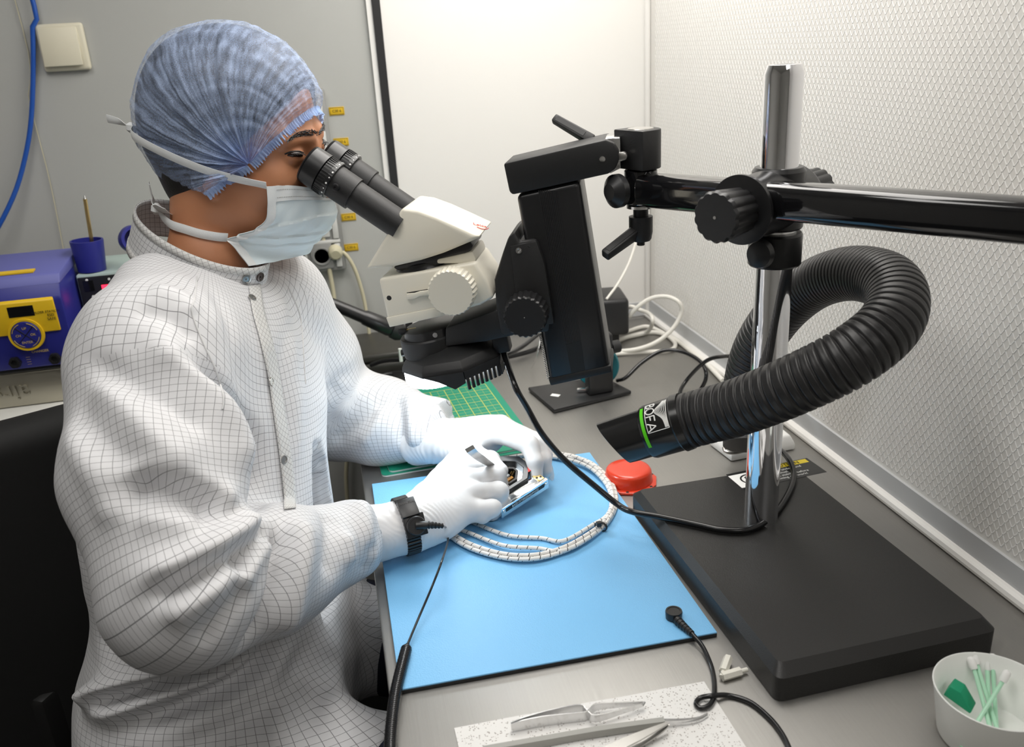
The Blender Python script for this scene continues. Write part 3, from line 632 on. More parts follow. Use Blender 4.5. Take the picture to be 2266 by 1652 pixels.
# ring light: eight sided black housing, its rear skirt cut into cooling teeth, glowing diffuser in front
RO = mw(.028, 0, .0)
rl = ob('ring_light', bev(lathe([(.050, .034), (.046, .044), (.038, .060), (.030, .066), (.024, .067), (.024, .05)], RO, UD, 8, up=tuple(nrm(FD + LD * .41))), .0012), 'black_matt', ms, smooth=20)
oc8 = [RO + FD * (math.cos(math.radians(a)) * .0665) + LD * (math.sin(math.radians(a)) * .0665) for a in (-112, -67.5, -22.5, 22.5, 67.5)]
for k in range(4):
    a, b_ = oc8[k], oc8[k + 1]; ln = np.linalg.norm(b_ - a); dd_ = (b_ - a) / ln; nn_ = nrm(np.cross(dd_, UD))
    if k > 0: ob('skirt_panel', obox((a + b_) / 2 + UD * .021, dd_ * ln / 2, nn_ * .0015, UD * .005), 'black_matt', rl)
    else: ob('skirt_panel', prism([a + UD * .026, b_ + UD * .026, b_ + UD * .012, a + dd_ * ln * .72 + UD * .006, a + dd_ * ln * .35 + UD * .018], nn_ * .002), 'black_matt', rl)
    if k > 0:
        for i in range(8): ob('cooling_tooth', obox(a + dd_ * ln * (i + .5) / 8 + UD * .010, dd_ * .0019, nn_ * .0016, UD * .008, .0006), 'black_matt', rl)
mat('diffuser', (.9, .9, .9), .5, emit=(.86, .95, 1.0), estr=14)
ob('diffuser', lathe([(.026, .044), (.008, .0452), (.005, .0440), (.0025, .040), (.002, .001)], mw(.007, 0, 0), UD, 96, ripple=lambda i, t: 1 + .012 * np.cos(40 * t), caps=False), 'diffuser', rl, smooth=30)
ob('cable_gland', bev(obox(mp(1110, 755, -.01), FD * .010, LD * .010, UD * .012), .002), 'black_matt', rl)
# focus block on the column
ob('focus_block', mprism([(1112, 560), (1125, 523), (1140, 511), (1150, 534), (1187, 529), (1205, 580), (1222, 690), (1215, 735), (1140, 742), (1108, 742), (1098, 690), (1093, 620)], -.036, .036, .004), 'black_matt', ms, smooth=35)
ob('focus_cheek', mprism([(1128, 545), (1187, 533), (1205, 585), (1226, 716), (1150, 730), (1140, 640)], -.0385, -.034, .0012), 'black_matt', ms)
q = mp(1148, 554, -.0385); ob('focus_screw', lathe([(0, .0035), (.001, .0035), (.001, .002), (.0002, .0015)], q, -LD, 18), 'bright_metal', ms)
q = mp(1170, 546, -.0385); ob('pin_hole', lathe([(0, .0012), (.0003, .001)], q, -LD, 10), 'black_rubber', ms)
kf = mp(1166, 690, -.0385)
for sgn in (-1, 1):
    kl = mloc(kf); kc = mw(kl[0], sgn * .036, kl[2])
    ob('focus_knob', lathe([(0, .0235), (.003, .0260), (.022, .0245), (.024, .0228), (.0245, 0)], kc, LD * sgn, 120, ripple=lambda i, t: 1 + (.03 * np.cos(24 * t) if i in (1, 2, 3) else 0), caps=False), 'black_plastic', ms, smooth=30)
q = mw(mloc(kf)[0], -.036 - .0247, mloc(kf)[2]); ob('knob_pin', lathe([(0, .0009), (.0003, .0007)], q, -LD, 8), 'grey_metal', ms)
# focus column and top bar
CWl = .030
cl_px = [(1142, 432), (1283, 400), (1351, 822), (1216, 848)]
ob('column', mprism(cl_px, -CWl, CWl, .006, 3), 'black_satin', ms, smooth=40)
def stripe(xa, xb, ya, yb, n):
    L = []
    for i in range(n):
        t = (i + .5) / n; L.append(obox((mp(xa[0] + (xa[1] - xa[0]) * t, ya, -CWl) + mp(xb[0] + (xb[1] - xb[0]) * t, yb, -CWl)) / 2, (mp(xb[0] + (xb[1] - xb[0]) * t, yb, -CWl) - mp(xa[0] + (xa[1] - xa[0]) * t, ya, -CWl)) / 2, FD * .0005, LD * .0007))
    return L
for vf in stripe((1190, 1234), (1250, 1287), 421, 757, 11): ob('column_rib', vf, 'black_plastic', ms)
ob('column_slot', prism([mp(u, v, -CWl + .0002) for u, v in ((1252, 762), (1286, 752), (1296, 826), (1266, 832))], -LD * .0005), 'print_black', ms)
ob('column_foot', mprism([(1213, 838), (1352, 808), (1355, 824), (1218, 854)], -CWl - .0015, CWl + .0015, .002), 'black_matt', ms)
for i in range(26):
    q0 = mp(1197 + 17 * i / 25., 740 + 95 * i / 25., -CWl + .004); ob('rack_tooth', obox(q0 - FD * .0006, FD * .0012, LD * .003, UD * .0006), 'bright_metal', ms)
tb_px = [(1114, 362), (1300, 318), (1340, 309), (1358, 316), (1369, 333), (1370, 355), (1360, 376), (1345, 385), (1200, 417), (1134, 431), (1127, 425)]
tbar = ob('top_bar', mprism(tb_px, -.032, .032, .0025, 2), 'black_matt', ms, smooth=35)
ob('pivot_pin', lathe([(0, .0032), (.0008, .0032), (.001, .002)], mp(1333, 352, -.032), -LD, 20), 'bright_metal', tbar)
for u, v, dl in ((1152, 357, .012), (1152, 357, .022), (1168, 352, .017), (1225, 338, .014), (1232, 337, .024)):
    q = mp(u, v, -.032); ob('bolt_hole', lathe([(0, .0026), (.0003, .0024)], q + LD * dl + UD * .0004, UD, 14), 'grey_metal', tbar)
ob('fork', mprism([(1296, 318), (1345, 306), (1372, 304), (1374, 372), (1350, 384)], -.022, .022, .001), 'bright_metal', sd)
ob('fork_key', mprism([(1362, 338), (1384, 336), (1389, 344), (1387, 354), (1362, 360)], -.027, -.018, .002), 'grey_metal', sd)
lever('top_lever', mw(*mloc(mp(1312, 312, .03))), mw(*mloc(mp(1226, 262, .05))), -LD * .6 + UD * .5, .006, .005, .006, .005, sd)

# ------------------------------------------------------------------ light cable from the ring light across the base and behind the pole
lc = [mp(1110, 762, -.01), mp(1118, 790, -.015), pd(1140, 855, 1.03), pd(1168, 905, 1.05), pd(1200, 960, 1.06), pd(1250, 1018, 1.08), pd(1320, 1078, 1.09), pz(1370, 1118, .040), pz(1400, 1132, .0405), pz(1460, 1143, .0395), pz(1540, 1160, .0395), pz(1600, 1172, .0395), pz(1660, 1170, .0395), pz(1710, 1140, .0395), pz(1745, 1090, .0395), pz(1757, 1050, .0395), pz(1745, 1015, .042), pz(1722, 992, .035), pz(1690, 975, .02), pz(1660, 960, .01)]
cable('light_cable', lc, .0038, 'black_cable', 200, label='glossy black cable sweeping from the ring light over the base plate', cat='cable')

# ------------------------------------------------------------------ fume extraction hose
mat('hose_black', (.018, .0175, .018), .42, bump=.05, bscale=300)
mat('nozzle_black', (.012, .012, .012), .22)
mat('green_ring', (.10, .62, .01), .4)
hp = [pd(1508, 934, .955), pd(1560, 920, .945), pd(1640, 898, .925), pd(1760, 850, .895), pd(1880, 790, .885), pd(1965, 722, .905), pd(1985, 660, .94), pd(1955, 618, .98), pd(1880, 605, 1.03), pd(1800, 630, 1.08), pd(1728, 690, 1.12), pd(1675, 770, 1.16), pd(1652, 850, 1.195), pd(1648, 920, 1.23), pz(1650, 985, .055)]
fh = thing('extraction_hose', 'ribbed black extraction hose looping behind the pole with angled nozzle', 'hose', tuple(pz(1650, 985, 0)))
def hose():
    C = spline(hp, 1300); s = np.concatenate([[0], np.cumsum(np.linalg.norm(np.diff(C, axis=0), axis=1))])
    tr = np.interp(s, [0, .15, .32, .5, .75, s[-1]], [0, .15 / .0100, .15 / .0100 + .17 / .0085, .15 / .0100 + .17 / .0085 + .18 / .0062, .15 / .0100 + .17 / .0085 + .18 / .0062 + .25 / .0075, 120])
    ph = tr % 1; r = .0302 - .0024 * np.exp(-((ph - .5) / .13) ** 2) - .0006 * np.abs(ph - .5)
    return tube(C, r, 40)
ob('hose', hose(), 'hose_black', fh, smooth=60)
n0 = pd(1508, 934, .955); na = nrm(pd(1400, 967, .972) - n0)
ob('cuff', lathe([(-.006, .0312), (.002, .0318), (.004, .0300), (.036, .0296), (.039, .0285), (.040, .026)], n0, na, 64), 'nozzle_black', fh, smooth=30)
X, Y, _ = basis(na)
nz = []
nV, nF = [], []; nn = 64
dn = nrm(A(0, 0, -1) * .75 + A(-.35, -.5, 0)); dn = nrm(dn - na * (dn @ na))
for (t, r, sl) in ((.034, .0268, 0), (.06, .0266, .0), (.081, .0262, .013), (.0815, .0250, .013), (.06, .0252, 0), (.03, .025, 0)):
    for j in range(nn):
        th = 2 * math.pi * j / nn; rd = math.cos(th) * X + math.sin(th) * Y
        nV.append(n0 + na * (t - sl * (rd @ dn)) + rd * r)
for k in range(5): nF += [[k * nn + j, k * nn + (j + 1) % nn, (k + 1) * nn + (j + 1) % nn, (k + 1) * nn + j] for j in range(nn)]
ob('nozzle', (np.array(nV), nF), 'nozzle_black', fh, smooth=40)
# label printed on the cuff: green ring, framed letters and wave lines
up_ = nrm(A(-.10, -.55, .85)); up_ = nrm(up_ - na * (up_ @ na)); sd_ = np.cross(na, up_)
def cuff(t, th, r=.0301): return n0 + na * t + (up_ * math.cos(th) + sd_ * math.sin(th)) * r
sg = 1 if (sd_ @ A(-.3, -.9, -.2)) > 0 else -1
ob('green_stripe', grid_vf(np.array([[cuff(t, sg * th, .0300) for th in np.linspace(-.5, 1.15, 30)] for t in (.0355, .0318)])), 'green_ring', fh, smooth=60)
def cline(pts, r=.00035): ob('label_line', tube(np.array([cuff(t, sg * th) for t, th in pts]), r, 4), 'print_white', fh, smooth=60)
cline([(.0295, th) for th in np.linspace(-.6, .62, 20)], .0004); cline([(t, .62) for t in np.linspace(.0295, .0055, 14)], .0004); cline([(.0055, th) for th in np.linspace(.62, -.6, 20)], .0005)
for k in range(8):
    cline([(.0060 + .0005 * k + (.0135 - .0006 * k) * math.exp(-((th + .12) / .27) ** 2) * (k + 1) / 8, th) for th in np.linspace(-.6, .58, 30)], .0003)
def letter(strokes, th0):
    for st in strokes:
        cline([(.0190 + .0095 * (1 - y), th0 + x) for x, y in st], .00075)
lin = lambda a, b, n=8: [(a[0] + (b[0] - a[0]) * k / n, a[1] + (b[1] - a[1]) * k / n) for k in range(n + 1)]
letter([lin((.0, 0), (.14, 1)), lin((.14, 1), (.28, 0)), lin((.06, .33), (.22, .33))], .30)
letter([lin((0, 0), (0, 1)), lin((0, 1), (.21, 1)), lin((0, .5), (.16, .5))], .04)
letter([[(.13 + .13 * math.cos(a), .5 + .5 * math.sin(a)) for a in np.linspace(0, 2 * math.pi, 20)]], -.31)
letter([lin((0, 0), (0, 1)), lin((0, 1), (.15, .9)), lin((.15, .9), (.15, .6)), lin((0, .5), (.15, .5)), lin((.17, .4), (.17, .05)), lin((0, 0), (.17, .05))], -.56)
wb = thing('hose_base', 'white square foot with chamfered edges under the hose behind the pole', 'base', (.56, 1.12, 0))
wq = [pz(1570, 985, .0), pz(1618, 1022, .0), pz(1760, 995, 0), pz(1700, 945, 0)]; wc = np.mean(wq, 0)
V_, F_ = prism(wq, (0, 0, .012)); V2, F2 = prism(wq, (0, 0, .012)); top = wc + (np.array(wq) - wc) * .86 + A(0, 0, .024)
ob('foot', bev((np.concatenate([np.array(wq) + A(0, 0, .0005), np.array(wq) + A(0, 0, .010), top]), [[3, 2, 1, 0], [8, 9, 10, 11]] + [[k * 4 + i, k * 4 + (i + 1) % 4, k * 4 + 4 + (i + 1) % 4, k * 4 + 4 + i] for k in (0, 1) for i in range(4)]), .003, 2), 'print_white', wb)
ob('bracket', tube(spline([pz(1602, 990, .028), pz(1608, 1000, .026), pz(1640, 998, .026), pz(1690, 975, .028)], 20), .0028, 8), 'grey_metal', wb)
ob('socket_ring', lathe([(0, .034), (.028, .034), (.030, .032)], pz(1650, 985, .0) * A(1, 1, 0) + A(0, 0, .0245), (0, 0, 1), 40), 'black_plastic', wb)
# caution label on the base plate
cl = thing('caution_label', 'caution sticker with yellow header on the base plate beside the pole', 'sticker', tuple(pz(1690, 1060, .0352)))
ca, cb_, cc_, cd_ = pz(1615, 1057, .0355), pz(1780, 1023, .0355), pz(1797, 1068, .0355), pz(1641, 1085, .0355)
L0 = A(.447, .932, .0353); ux = nrm(A(cb_[0] - ca[0], cb_[1] - ca[1], 0)); uy = A(-ux[1], ux[0], 0)
o0 = pz(1615, 1057, .0353)
mat('sticker_dark', (.02, .02, .02), .3); mat('sticker_yellow', (.75, .58, .02), .4)
def quad(nm, x0, x1, y0, y1, m, z=.0001): return ob(nm, obox(o0 + ux * (x0 + x1) / 2 + uy * (y0 + y1) / 2 + A(0, 0, z), ux * (x1 - x0) / 2, uy * (y1 - y0) / 2, A(0, 0, .00012)), m, cl, smooth=0)
quad('sheet', 0, .122, -.034, .010, 'sticker_dark'); quad('picture_field', 0, .036, -.030, .0045, 'print_white', .0002); quad('header', .050, .118, -.001, .0085, 'sticker_yellow', .0002)
ob('pictogram_ring', lathe([(0, .0130), (.0003, .0130), (.0003, .0108), (0, .0108)], o0 + ux * .022 - uy * .013 + A(0, 0, .0003), (0, 0, 1), 32, caps=False), 'print_black', cl)
ob('pictogram', lathe([(0, .0048), (.0003, .0045)], o0 + ux * .0215 - uy * .009 + A(0, 0, .0003), (0, 0, 1), 20), 'print_black', cl); ob('pictogram', prism([o0 + ux * (.022 + a) + uy * (-.013 + b) + A(0, 0, .0003) for a, b in ((-.006, -.008), (.006, -.008), (.0, .0005))], (0, 0, .0003)), 'print_black', cl)
text('lettering', 'CAUTION', .0098, o0 + ux * .083 + uy * .0035 + A(0, 0, .0004), ux, uy, 'print_black', cl)
for i, s_ in enumerate(('Read and understand', 'user manual.', 'Check stability before', 'beginning the work!')): text('lettering', s_, .0066, o0 + ux * .045 + uy * (-.0065 - i * .0068) + A(0, 0, .0003), ux, uy, 'print_white', cl, align='LEFT')
# ------------------------------------------------------------------ shader helpers for printed grids and stripes
def line_fac(nt, sock, pitch, width):
    a = nt.nodes.new('ShaderNodeMath'); a.operation = 'PINGPONG'; a.inputs[1].default_value = pitch / 2; nt.links.new(sock, a.inputs[0])
    b = nt.nodes.new('ShaderNodeMath'); b.operation = 'LESS_THAN'; b.inputs[1].default_value = width / 2; nt.links.new(a.outputs[0], b.inputs[0]); return b.outputs[0]
def mmax(nt, *s):
    o = s[0]
    for x in s[1:]:
        n = nt.nodes.new('ShaderNodeMath'); n.operation = 'MAXIMUM'; nt.links.new(o, n.inputs[0]); nt.links.new(x, n.inputs[1]); o = n.outputs[0]
    return o
def mixcol(nt, fac, c0, c1):
    mx = nt.nodes.new('ShaderNodeMix'); mx.data_type = 'RGBA'; nt.links.new(fac, mx.inputs[0])
    for i, c in ((6, c0), (7, c1)):
        if isinstance(c, tuple): mx.inputs[i].default_value = (*c, 1)
        else: nt.links.new(c, mx.inputs[i])
    return mx.outputs[2]
def sep(nt, kind='Object'):
    tc = nt.nodes.new('ShaderNodeTexCoord'); s = nt.nodes.new('ShaderNodeSeparateXYZ'); nt.links.new(tc.outputs[kind], s.inputs[0]); return s, tc

# ------------------------------------------------------------------ mats
m = mat('mat_blue', (.21, .53, .87), .48)
nt = m.node_tree; s_, tc = sep(nt); v = nt.nodes.new('ShaderNodeTexVoronoi'); v.inputs['Scale'].default_value = 620; nt.links.new(tc.outputs['Object'], v.inputs['Vector'])
bp = nt.nodes.new('ShaderNodeBump'); bp.inputs['Strength'].default_value = .35; bp.inputs['Distance'].default_value = .0006; nt.links.new(v.outputs['Distance'], bp.inputs['Height']); nt.links.new(bp.outputs[0], BS(m).inputs['Normal'])
bm_ = thing('blue_mat', 'sky blue rubber work mat with a black underside', 'mat', (.17, .91, 0))
MZ = .0062
mq = [pz(823, 1070, MZ), pz(1305, 1000, MZ), pz(1587, 1398, MZ), pz(885, 1525, MZ)]
ob('top_layer', bev(prism([p - A(0, 0, .0018) for p in mq], (0, 0, .0018)), .0004, 1), 'mat_blue', bm_)
ob('underside', bev(prism([A(p[0], p[1], .0004) for p in mq], (0, 0, .0039)), .0004, 1), 'black_rubber', bm_)

m = mat('mat_green', (.012, .30, .18), .5); nt = m.node_tree; s_, tc = sep(nt)
X_, Y_ = s_.outputs[0], s_.outputs[1]
bold = mmax(nt, line_fac(nt, X_, .0254, .0012), line_fac(nt, Y_, .0254, .0012)); fine = mmax(nt, line_fac(nt, X_, .0127, .0005), line_fac(nt, Y_, .0127, .0005))
# grid only inside the printed border
def inside(a, lo, hi):
    n1 = nt.nodes.new('ShaderNodeMath'); n1.operation = 'GREATER_THAN'; n1.inputs[1].default_value = lo; nt.links.new(a, n1.inputs[0])
    n2 = nt.nodes.new('ShaderNodeMath'); n2.operation = 'LESS_THAN'; n2.inputs[1].default_value = hi; nt.links.new(a, n2.inputs[0])
    n3 = nt.nodes.new('ShaderNodeMath'); n3.operation = 'MULTIPLY'; nt.links.new(n1.outputs[0], n3.inputs[0]); nt.links.new(n2.outputs[0], n3.inputs[1]); return n3.outputs[0]
ins = nt.nodes.new('ShaderNodeMath'); ins.operation = 'MULTIPLY'; nt.links.new(inside(X_, -.1022, .1022), ins.inputs[0]); nt.links.new(inside(Y_, -.1276, .1276), ins.inputs[1])
def mul(a, b):
    n = nt.nodes.new('ShaderNodeMath'); n.operation = 'MULTIPLY'; nt.links.new(a, n.inputs[0]); nt.links.new(b, n.inputs[1]) if not isinstance(b, float) else setattr(n.inputs[1], 'default_value', b); return n.outputs[0]
ft = mmax(nt, mul(bold, ins.outputs[0]), mul(mul(fine, ins.outputs[0]), .7))
nt.links.new(mixcol(nt, ft, (.012, .30, .18), (.62, .60, .10)), BS(m).inputs['Base Color'])
mat('green_plain', (.012, .27, .165), .5); mat('mat_core', (.62, .66, .66), .5)
def cutmat(name, label, cx, cy, rot, w, l, z0, m):
    pts = []
    for sx, sy, a0 in ((1, 1, 0), (-1, 1, 90), (-1, -1, 180), (1, -1, 270)):
        for k in range(0, 91, 15): a = math.radians(a0 + k); pts.append((sx * (w / 2 - .008) + .008 * math.cos(a), sy * (l / 2 - .008) + .008 * math.sin(a)))
    t = thing(name, label, 'mat', (cx, cy, z0), 'green cutting mats'); t.rotation_euler.z = rot
    def lay(n, z, h, m_): 
        o = ob(n, (prism([A(cx + x, cy + y, z0 + z) for x, y in pts], (0, 0, h))), m_, t); return o
    lay('core', 0, .0022, 'mat_core'); lay('printed_top', .0022, .0008, m); return t
W_, L_ = .228, .306; ro = math.radians(3.6); ce = A(.036, 1.150) + A(W_ / 2 * math.cos(ro) - L_ / 2 * math.sin(ro), W_ / 2 * math.sin(ro) + L_ / 2 * math.cos(ro))
ctop = cutmat('cutting_mat', 'upper green cutting mat with a yellow inch grid', ce[0], ce[1], ro, W_, L_, .0036, 'mat_green')
cutmat('cutting_mat', 'lower green cutting mat peeking out under the gridded one', ce[0] - .008, ce[1] - .007, math.radians(2.4), W_, L_, .0004, 'green_plain')
for i in range(1, 9):
    text('numeral', str(i), .006, A(ce[0], ce[1], .0067) + A(-.096 + .0254 * (i - 1), -.120, 0) , (1, 0, 0), (0, 1, 0), 'print_gold', ctop)

# ------------------------------------------------------------------ small things on the worktop
rc_ = thing('red_cap', 'glossy orange-red plastic cap with flanged rim beside the blue mat', 'cap', (.37, 1.03, 0))
mat('cap_red', (.80, .055, .018), .25, coat=.3)
cc = pz(1391, 1062, .003) * A(1, 1, 0)
ob('dome', lathe([(.003, .0335), (.010, .0325), (.0185, .0315), (.0215, .0295), (.0230, .0255), (.0235, .012), (.0236, .001)], cc, (0, 0, 1), 48), 'cap_red', rc_, smooth=50)
fl = []
for k in range(6): 
    a = math.radians(60 * k + 8); fl += [cc + A(math.cos(a - .22) * .040, math.sin(a - .22) * .040, .0005), cc + A(math.cos(a + .22) * .040, math.sin(a + .22) * .040, .0005)]
fo = ob('flange', bev(prism(fl, (0, 0, .0036)), .001), 'cap_red', rc_)
for k in (3, 4, 5, 0): 
    a = math.radians(60 * k + 8); ob('rivet_hole', lathe([(0, .0022), (.0003, .002)], cc + A(math.cos(a) * .0362, math.sin(a) * .0362, .0041), (0, 0, 1), 12), 'print_black', fo)

def tube_uv(name, C, r, n, m, parent=None, loc=None):
    V, F = tube(C, r, n, caps=False); o = ob(name, (V, F), m, parent, loc, smooth=60)
    s = np.concatenate([[0], np.cumsum(np.linalg.norm(np.diff(C, axis=0), axis=1))]); me = o.data; uv = me.uv_layers.new(name='UVMap'); k = 0; data = []
    for i in range(len(C) - 1):
        for j in range(n): data += [s[i], j / n, s[i], (j + 1) / n, s[i + 1], (j + 1) / n, s[i + 1], j / n]
    uv.data.foreach_set('uv', data); return o
m = mat('braid_white', (.80, .78, .75), .55); nt = m.node_tree; s_, tc = sep(nt, 'UV')
a1 = nt.nodes.new('ShaderNodeMath'); a1.operation = 'MULTIPLY_ADD'; a1.inputs[1].default_value = .0052; nt.links.new(s_.outputs[1], a1.inputs[0]); nt.links.new(s_.outputs[0], a1.inputs[2])
nt.links.new(mixcol(nt, line_fac(nt, a1.outputs[0], .0125, .0010), (.80, .78, .75), (.03, .03, .03)), BS(m).inputs['Base Color'])
cz = MZ + .003
turns = []
bp_ = [(1240, 1003), (1305, 1022), (1350, 1062), (1364, 1105), (1352, 1145), (1318, 1178), (1250, 1215), (1180, 1232), (1100, 1225), (1020, 1195), (975, 1150), (985, 1090), (1050, 1040), (1140, 1010)]
var_ = [(0, 0, 1.0, 1.0), (-3, 5, .985, .98), (-6, -3, .97, .99), (4, -14, .95, .95), (-8, 10, .955, .955)]
for k, (dx, dy, fx, fy) in enumerate(var_):
    for j, (u, v) in enumerate(bp_):
        u2, v2 = 1170 + (u - 1170) * fx + dx * (1 if u < 1250 else .3), 1115 + (v - 1115) * fy + dy * (1 if v > 1150 or u < 1100 else .35)
        if k in (1, 3) and u < 1200 and v > 1150: v2 -= 22; u2 += 14
        turns.append(pz(u2, v2, cz + .0018 * (k % 3) + .0012 * ((j + k) % 2)))
wc_ = thing('braided_cable', 'coiled white braided cable with black tracer lying on the blue mat', 'cable', tuple(pz(1180, 1120, MZ)))
tube_uv('coil', spline(turns, 700), .0027, 10, 'braid_white', wc_)
zt = pz(1330, 1164, cz + .003)
ob('zip_tie', lathe([(-.0015, .0078), (.0015, .0078), (.0015, .0068), (-.0015, .0068), (-.0015, .0078)], zt, pz(1345, 1150, cz) - pz(1312, 1182, cz), 24, caps=False, squash=(1.1, .85)), 'black_plastic', wc_)
ob('zip_tie_head', bev(obox(pz(1325, 1159, cz + .010), (.003, 0, 0), (0, .003, 0), (0, 0, .0028)), .0007), 'black_plastic', wc_)

# device held under the lens
dv = thing('sensor_module', 'shiny metal camera module with black label strip held under the microscope', 'module', tuple(pz(1150, 1080, MZ)))
d0, d1 = pz(1108, 1139, .015), pz(1209, 1073, .030); dx = nrm(d1 - d0); W = np.linalg.norm(d1 - d0) / 2
dn = nrm(A(-.12, -.30, 1)); dn = nrm(dn - dx * (dn @ dx)); dyv = np.cross(dn, dx); dc0 = (d0 + d1) / 2
def dp(a, b, c=0.0): return dc0 + dx * a * W + dyv * b + dn * c
DD = .074
def octo(x0, x1, y0, y1, c): return [(x0 + c, y0), (x1 - c, y0), (x1, y0 + c), (x1, y1 - c), (x1 - c, y1), (x0 + c, y1), (x0, y1 - c), (x0, y0 + c)]
def ringd(po, pi, z0, z1):
    n = len(po); q = lambda p, z: dc0 + dx * p[0] + dyv * p[1] + dn * z
    V = [q(p, z0) for p in po] + [q(p, z1) for p in po] + [q(p, z1) for p in pi] + [q(p, z0) for p in pi]; F = []
    for k in range(4): F += [[k * n + i, k * n + (i + 1) % n, ((k + 1) % 4) * n + (i + 1) % n, ((k + 1) % 4) * n + i] for i in range(n)]
    return np.array(V), F
mat('dark_frame', (.10, .105, .11), .25, .9); mat('mirror_metal', (.82, .84, .86), .1, 1.0); mat('dark_well', (.012, .012, .013), .35); mat('sensor_grey', (.32, .35, .38), .35, .4); mat('flex_orange', (.60, .26, .02), .4)
ob('frame', bev(ringd(octo(-W, W, .014, DD, .019), octo(-W + .010, W - .010, .020, DD - .010,   .014), 0, .016), .0008, 1), 'dark_frame', dv, smooth=20)
ob('inner_step', ringd(octo(-W + .010, W - .010, .020, DD - .010, .014), octo(-W + .017, W - .017, .026, DD - .017, .011), 0, .009), 'mirror_metal', dv, smooth=20)
ob('well', prism([dc0 + dx * a + dyv * b + dn * .001 for a, b in octo(-W + .0165, W - .0165, .0255, DD - .0165, .011)], dn * .001), 'dark_well', dv, smooth=0)
ob('inner_collar', ringd(octo(-W + .017, W - .017, .026, DD - .017, .011), octo(-W + .0195, W - .0195, .0285, DD - .0195, .010), 0, .0125), 'dark_well', dv, smooth=0)
ob('sensor_plate', bev(obox(dp(0, .052, .005), dx * .0125, dyv * .0095, dn * .002), .001), 'sensor_grey', dv); ob('sensor_window', lathe([(0, .0038), (.0003, .0036)], dp(0, .0525, .0071), dn, 20), 'print_black', dv)
ob('flex_strip', bev(obox(dp(.05, .0375, .006), dx * .0105, dyv * .0022, dn * .0015), .0004), 'flex_orange', dv); ob('flex_bar', obox(dp(.02, .0405, .0055), dx * .0085, dyv * .0014, dn * .0016), 'dark_well', dv)
for k in range(4): ob('contact_pin', cyl(dp(.40, .043 + .0035 * k, .004), dp(.52, .043 + .0035 * k, .009), .0011, 8), 'brass', dv)
ob('front_block', bev(obox(dp(0, .007, .006), dx * W * .74, dyv * .008, dn * .006), .0006), 'mirror_metal', dv)
ob('front_strip', bev(obox(dp(0, -.001, .0050), dx * W * 1.02, dyv * .0025, dn * .0080), .0005), 'mirror_metal', dv)
fs = ob('name_strip', obox(dp(0, -.0036, .0068), dx * W * .84, dyv * .0002, dn * .0030), 'print_black', dv)
text('lettering', 'BASS17/T0025042/MV/SS', .0054, dp(0, -.0039, .0068), dx, dn, 'print_white', dv, sx=.80)
for sg_ in (-1, 1):
    ob('corner_block', bev(obox(dp(sg_ * .86, .009, .006), dx * W * .13, dyv * .007, dn * .0065), .0006), 'brass' if sg_ > 0 else 'grey_metal', dv)
    for k in (0, 1): ob('screw_hole', lathe([(0, .0017), (.0003, .0015)], dp(sg_ * (.80 + .12 * k), .007 + .004 * (1 - k) * .5, .0126), dn, 12), 'print_black', dv)
    ob('screw', lathe([(0, .0028), (.001, .0026), (.001, .001), (.0004, .0008)], dp(sg_ * .92, -.0036, .0066), -dyv, 14), 'bright_metal', dv)
ob('red_sticker', prism([dp(.70, .022, .0163), dp(.98, .020, .0163), dp(.92, .034, .0163)], dn * .0003), 'logo_red', dv, smooth=0)
for a, b in ((.05, DD - .013), (-.02, .0225)): ob('screw', lathe([(0, .0018), (.001, .0016), (.001, .0007)], dp(a, b, .009), dn, 12), 'bright_metal', dv)

# ------------------------------------------------------------------ wipe and tweezers
m = mat('wipe', (.80, .79, .77), .8); nt = m.node_tree; s_, tc = sep(nt)
v1 = nt.nodes.new('ShaderNodeTexVoronoi'); v1.inputs['Scale'].default_value = 130; v1.inputs['Randomness'].default_value = .55; nt.links.new(tc.outputs['Object'], v1.inputs['Vector'])
v2 = nt.nodes.new('ShaderNodeTexVoronoi'); v2.inputs['Scale'].default_value = 430; v2.inputs['Randomness'].default_value = .8; nt.links.new(tc.outputs['Object'], v2.inputs['Vector'])
def lt(s, val, op='LESS_THAN'):
    n = nt.nodes.new('ShaderNodeMath'); n.operation = op; n.inputs[1].default_value = val; nt.links.new(s, n.inputs[0]); return n.outputs[0]
dots = mul(mul(lt(v2.outputs['Distance'], .30), lt(v1.outputs['Distance'], .46)), lt(v1.outputs['Distance'], .18, 'GREATER_THAN'))
nt.links.new(mixcol(nt, dots, (.80, .79, .77), (.36, .33, .31)), BS(m).inputs['Base Color'])
wq = [pz(1005, 1610, .001), pz(1558, 1507, .001), A(.292, .44, .001), A(.052, .44, .001)]
wg = np.zeros((24, 30, 3))
for i in range(24):
    for j in range(30):
        a, b = i / 23, j / 29; p = (np.array(wq[0]) * (1 - b) + np.array(wq[1]) * b) * (1 - a) + (np.array(wq[3]) * (1 - b) + np.array(wq[2]) * b) * a
        p[2] = .0011 + .0007 * math.sin(9 * b + 5 * a) ** 2 * math.sin(3.1 * b) + .0016 * math.exp(-((b - .62) / .05) ** 2) * math.exp(-((a - .5) / .15) ** 2); wg[i, j] = p
wp = ob('wipe_cloth', thick(grid_vf(wg), .0005), 'wipe', loc=(.17, .54, 0)); tag(wp, 'white wipe printed with tiny grey dots under the tweezers', 'cloth')
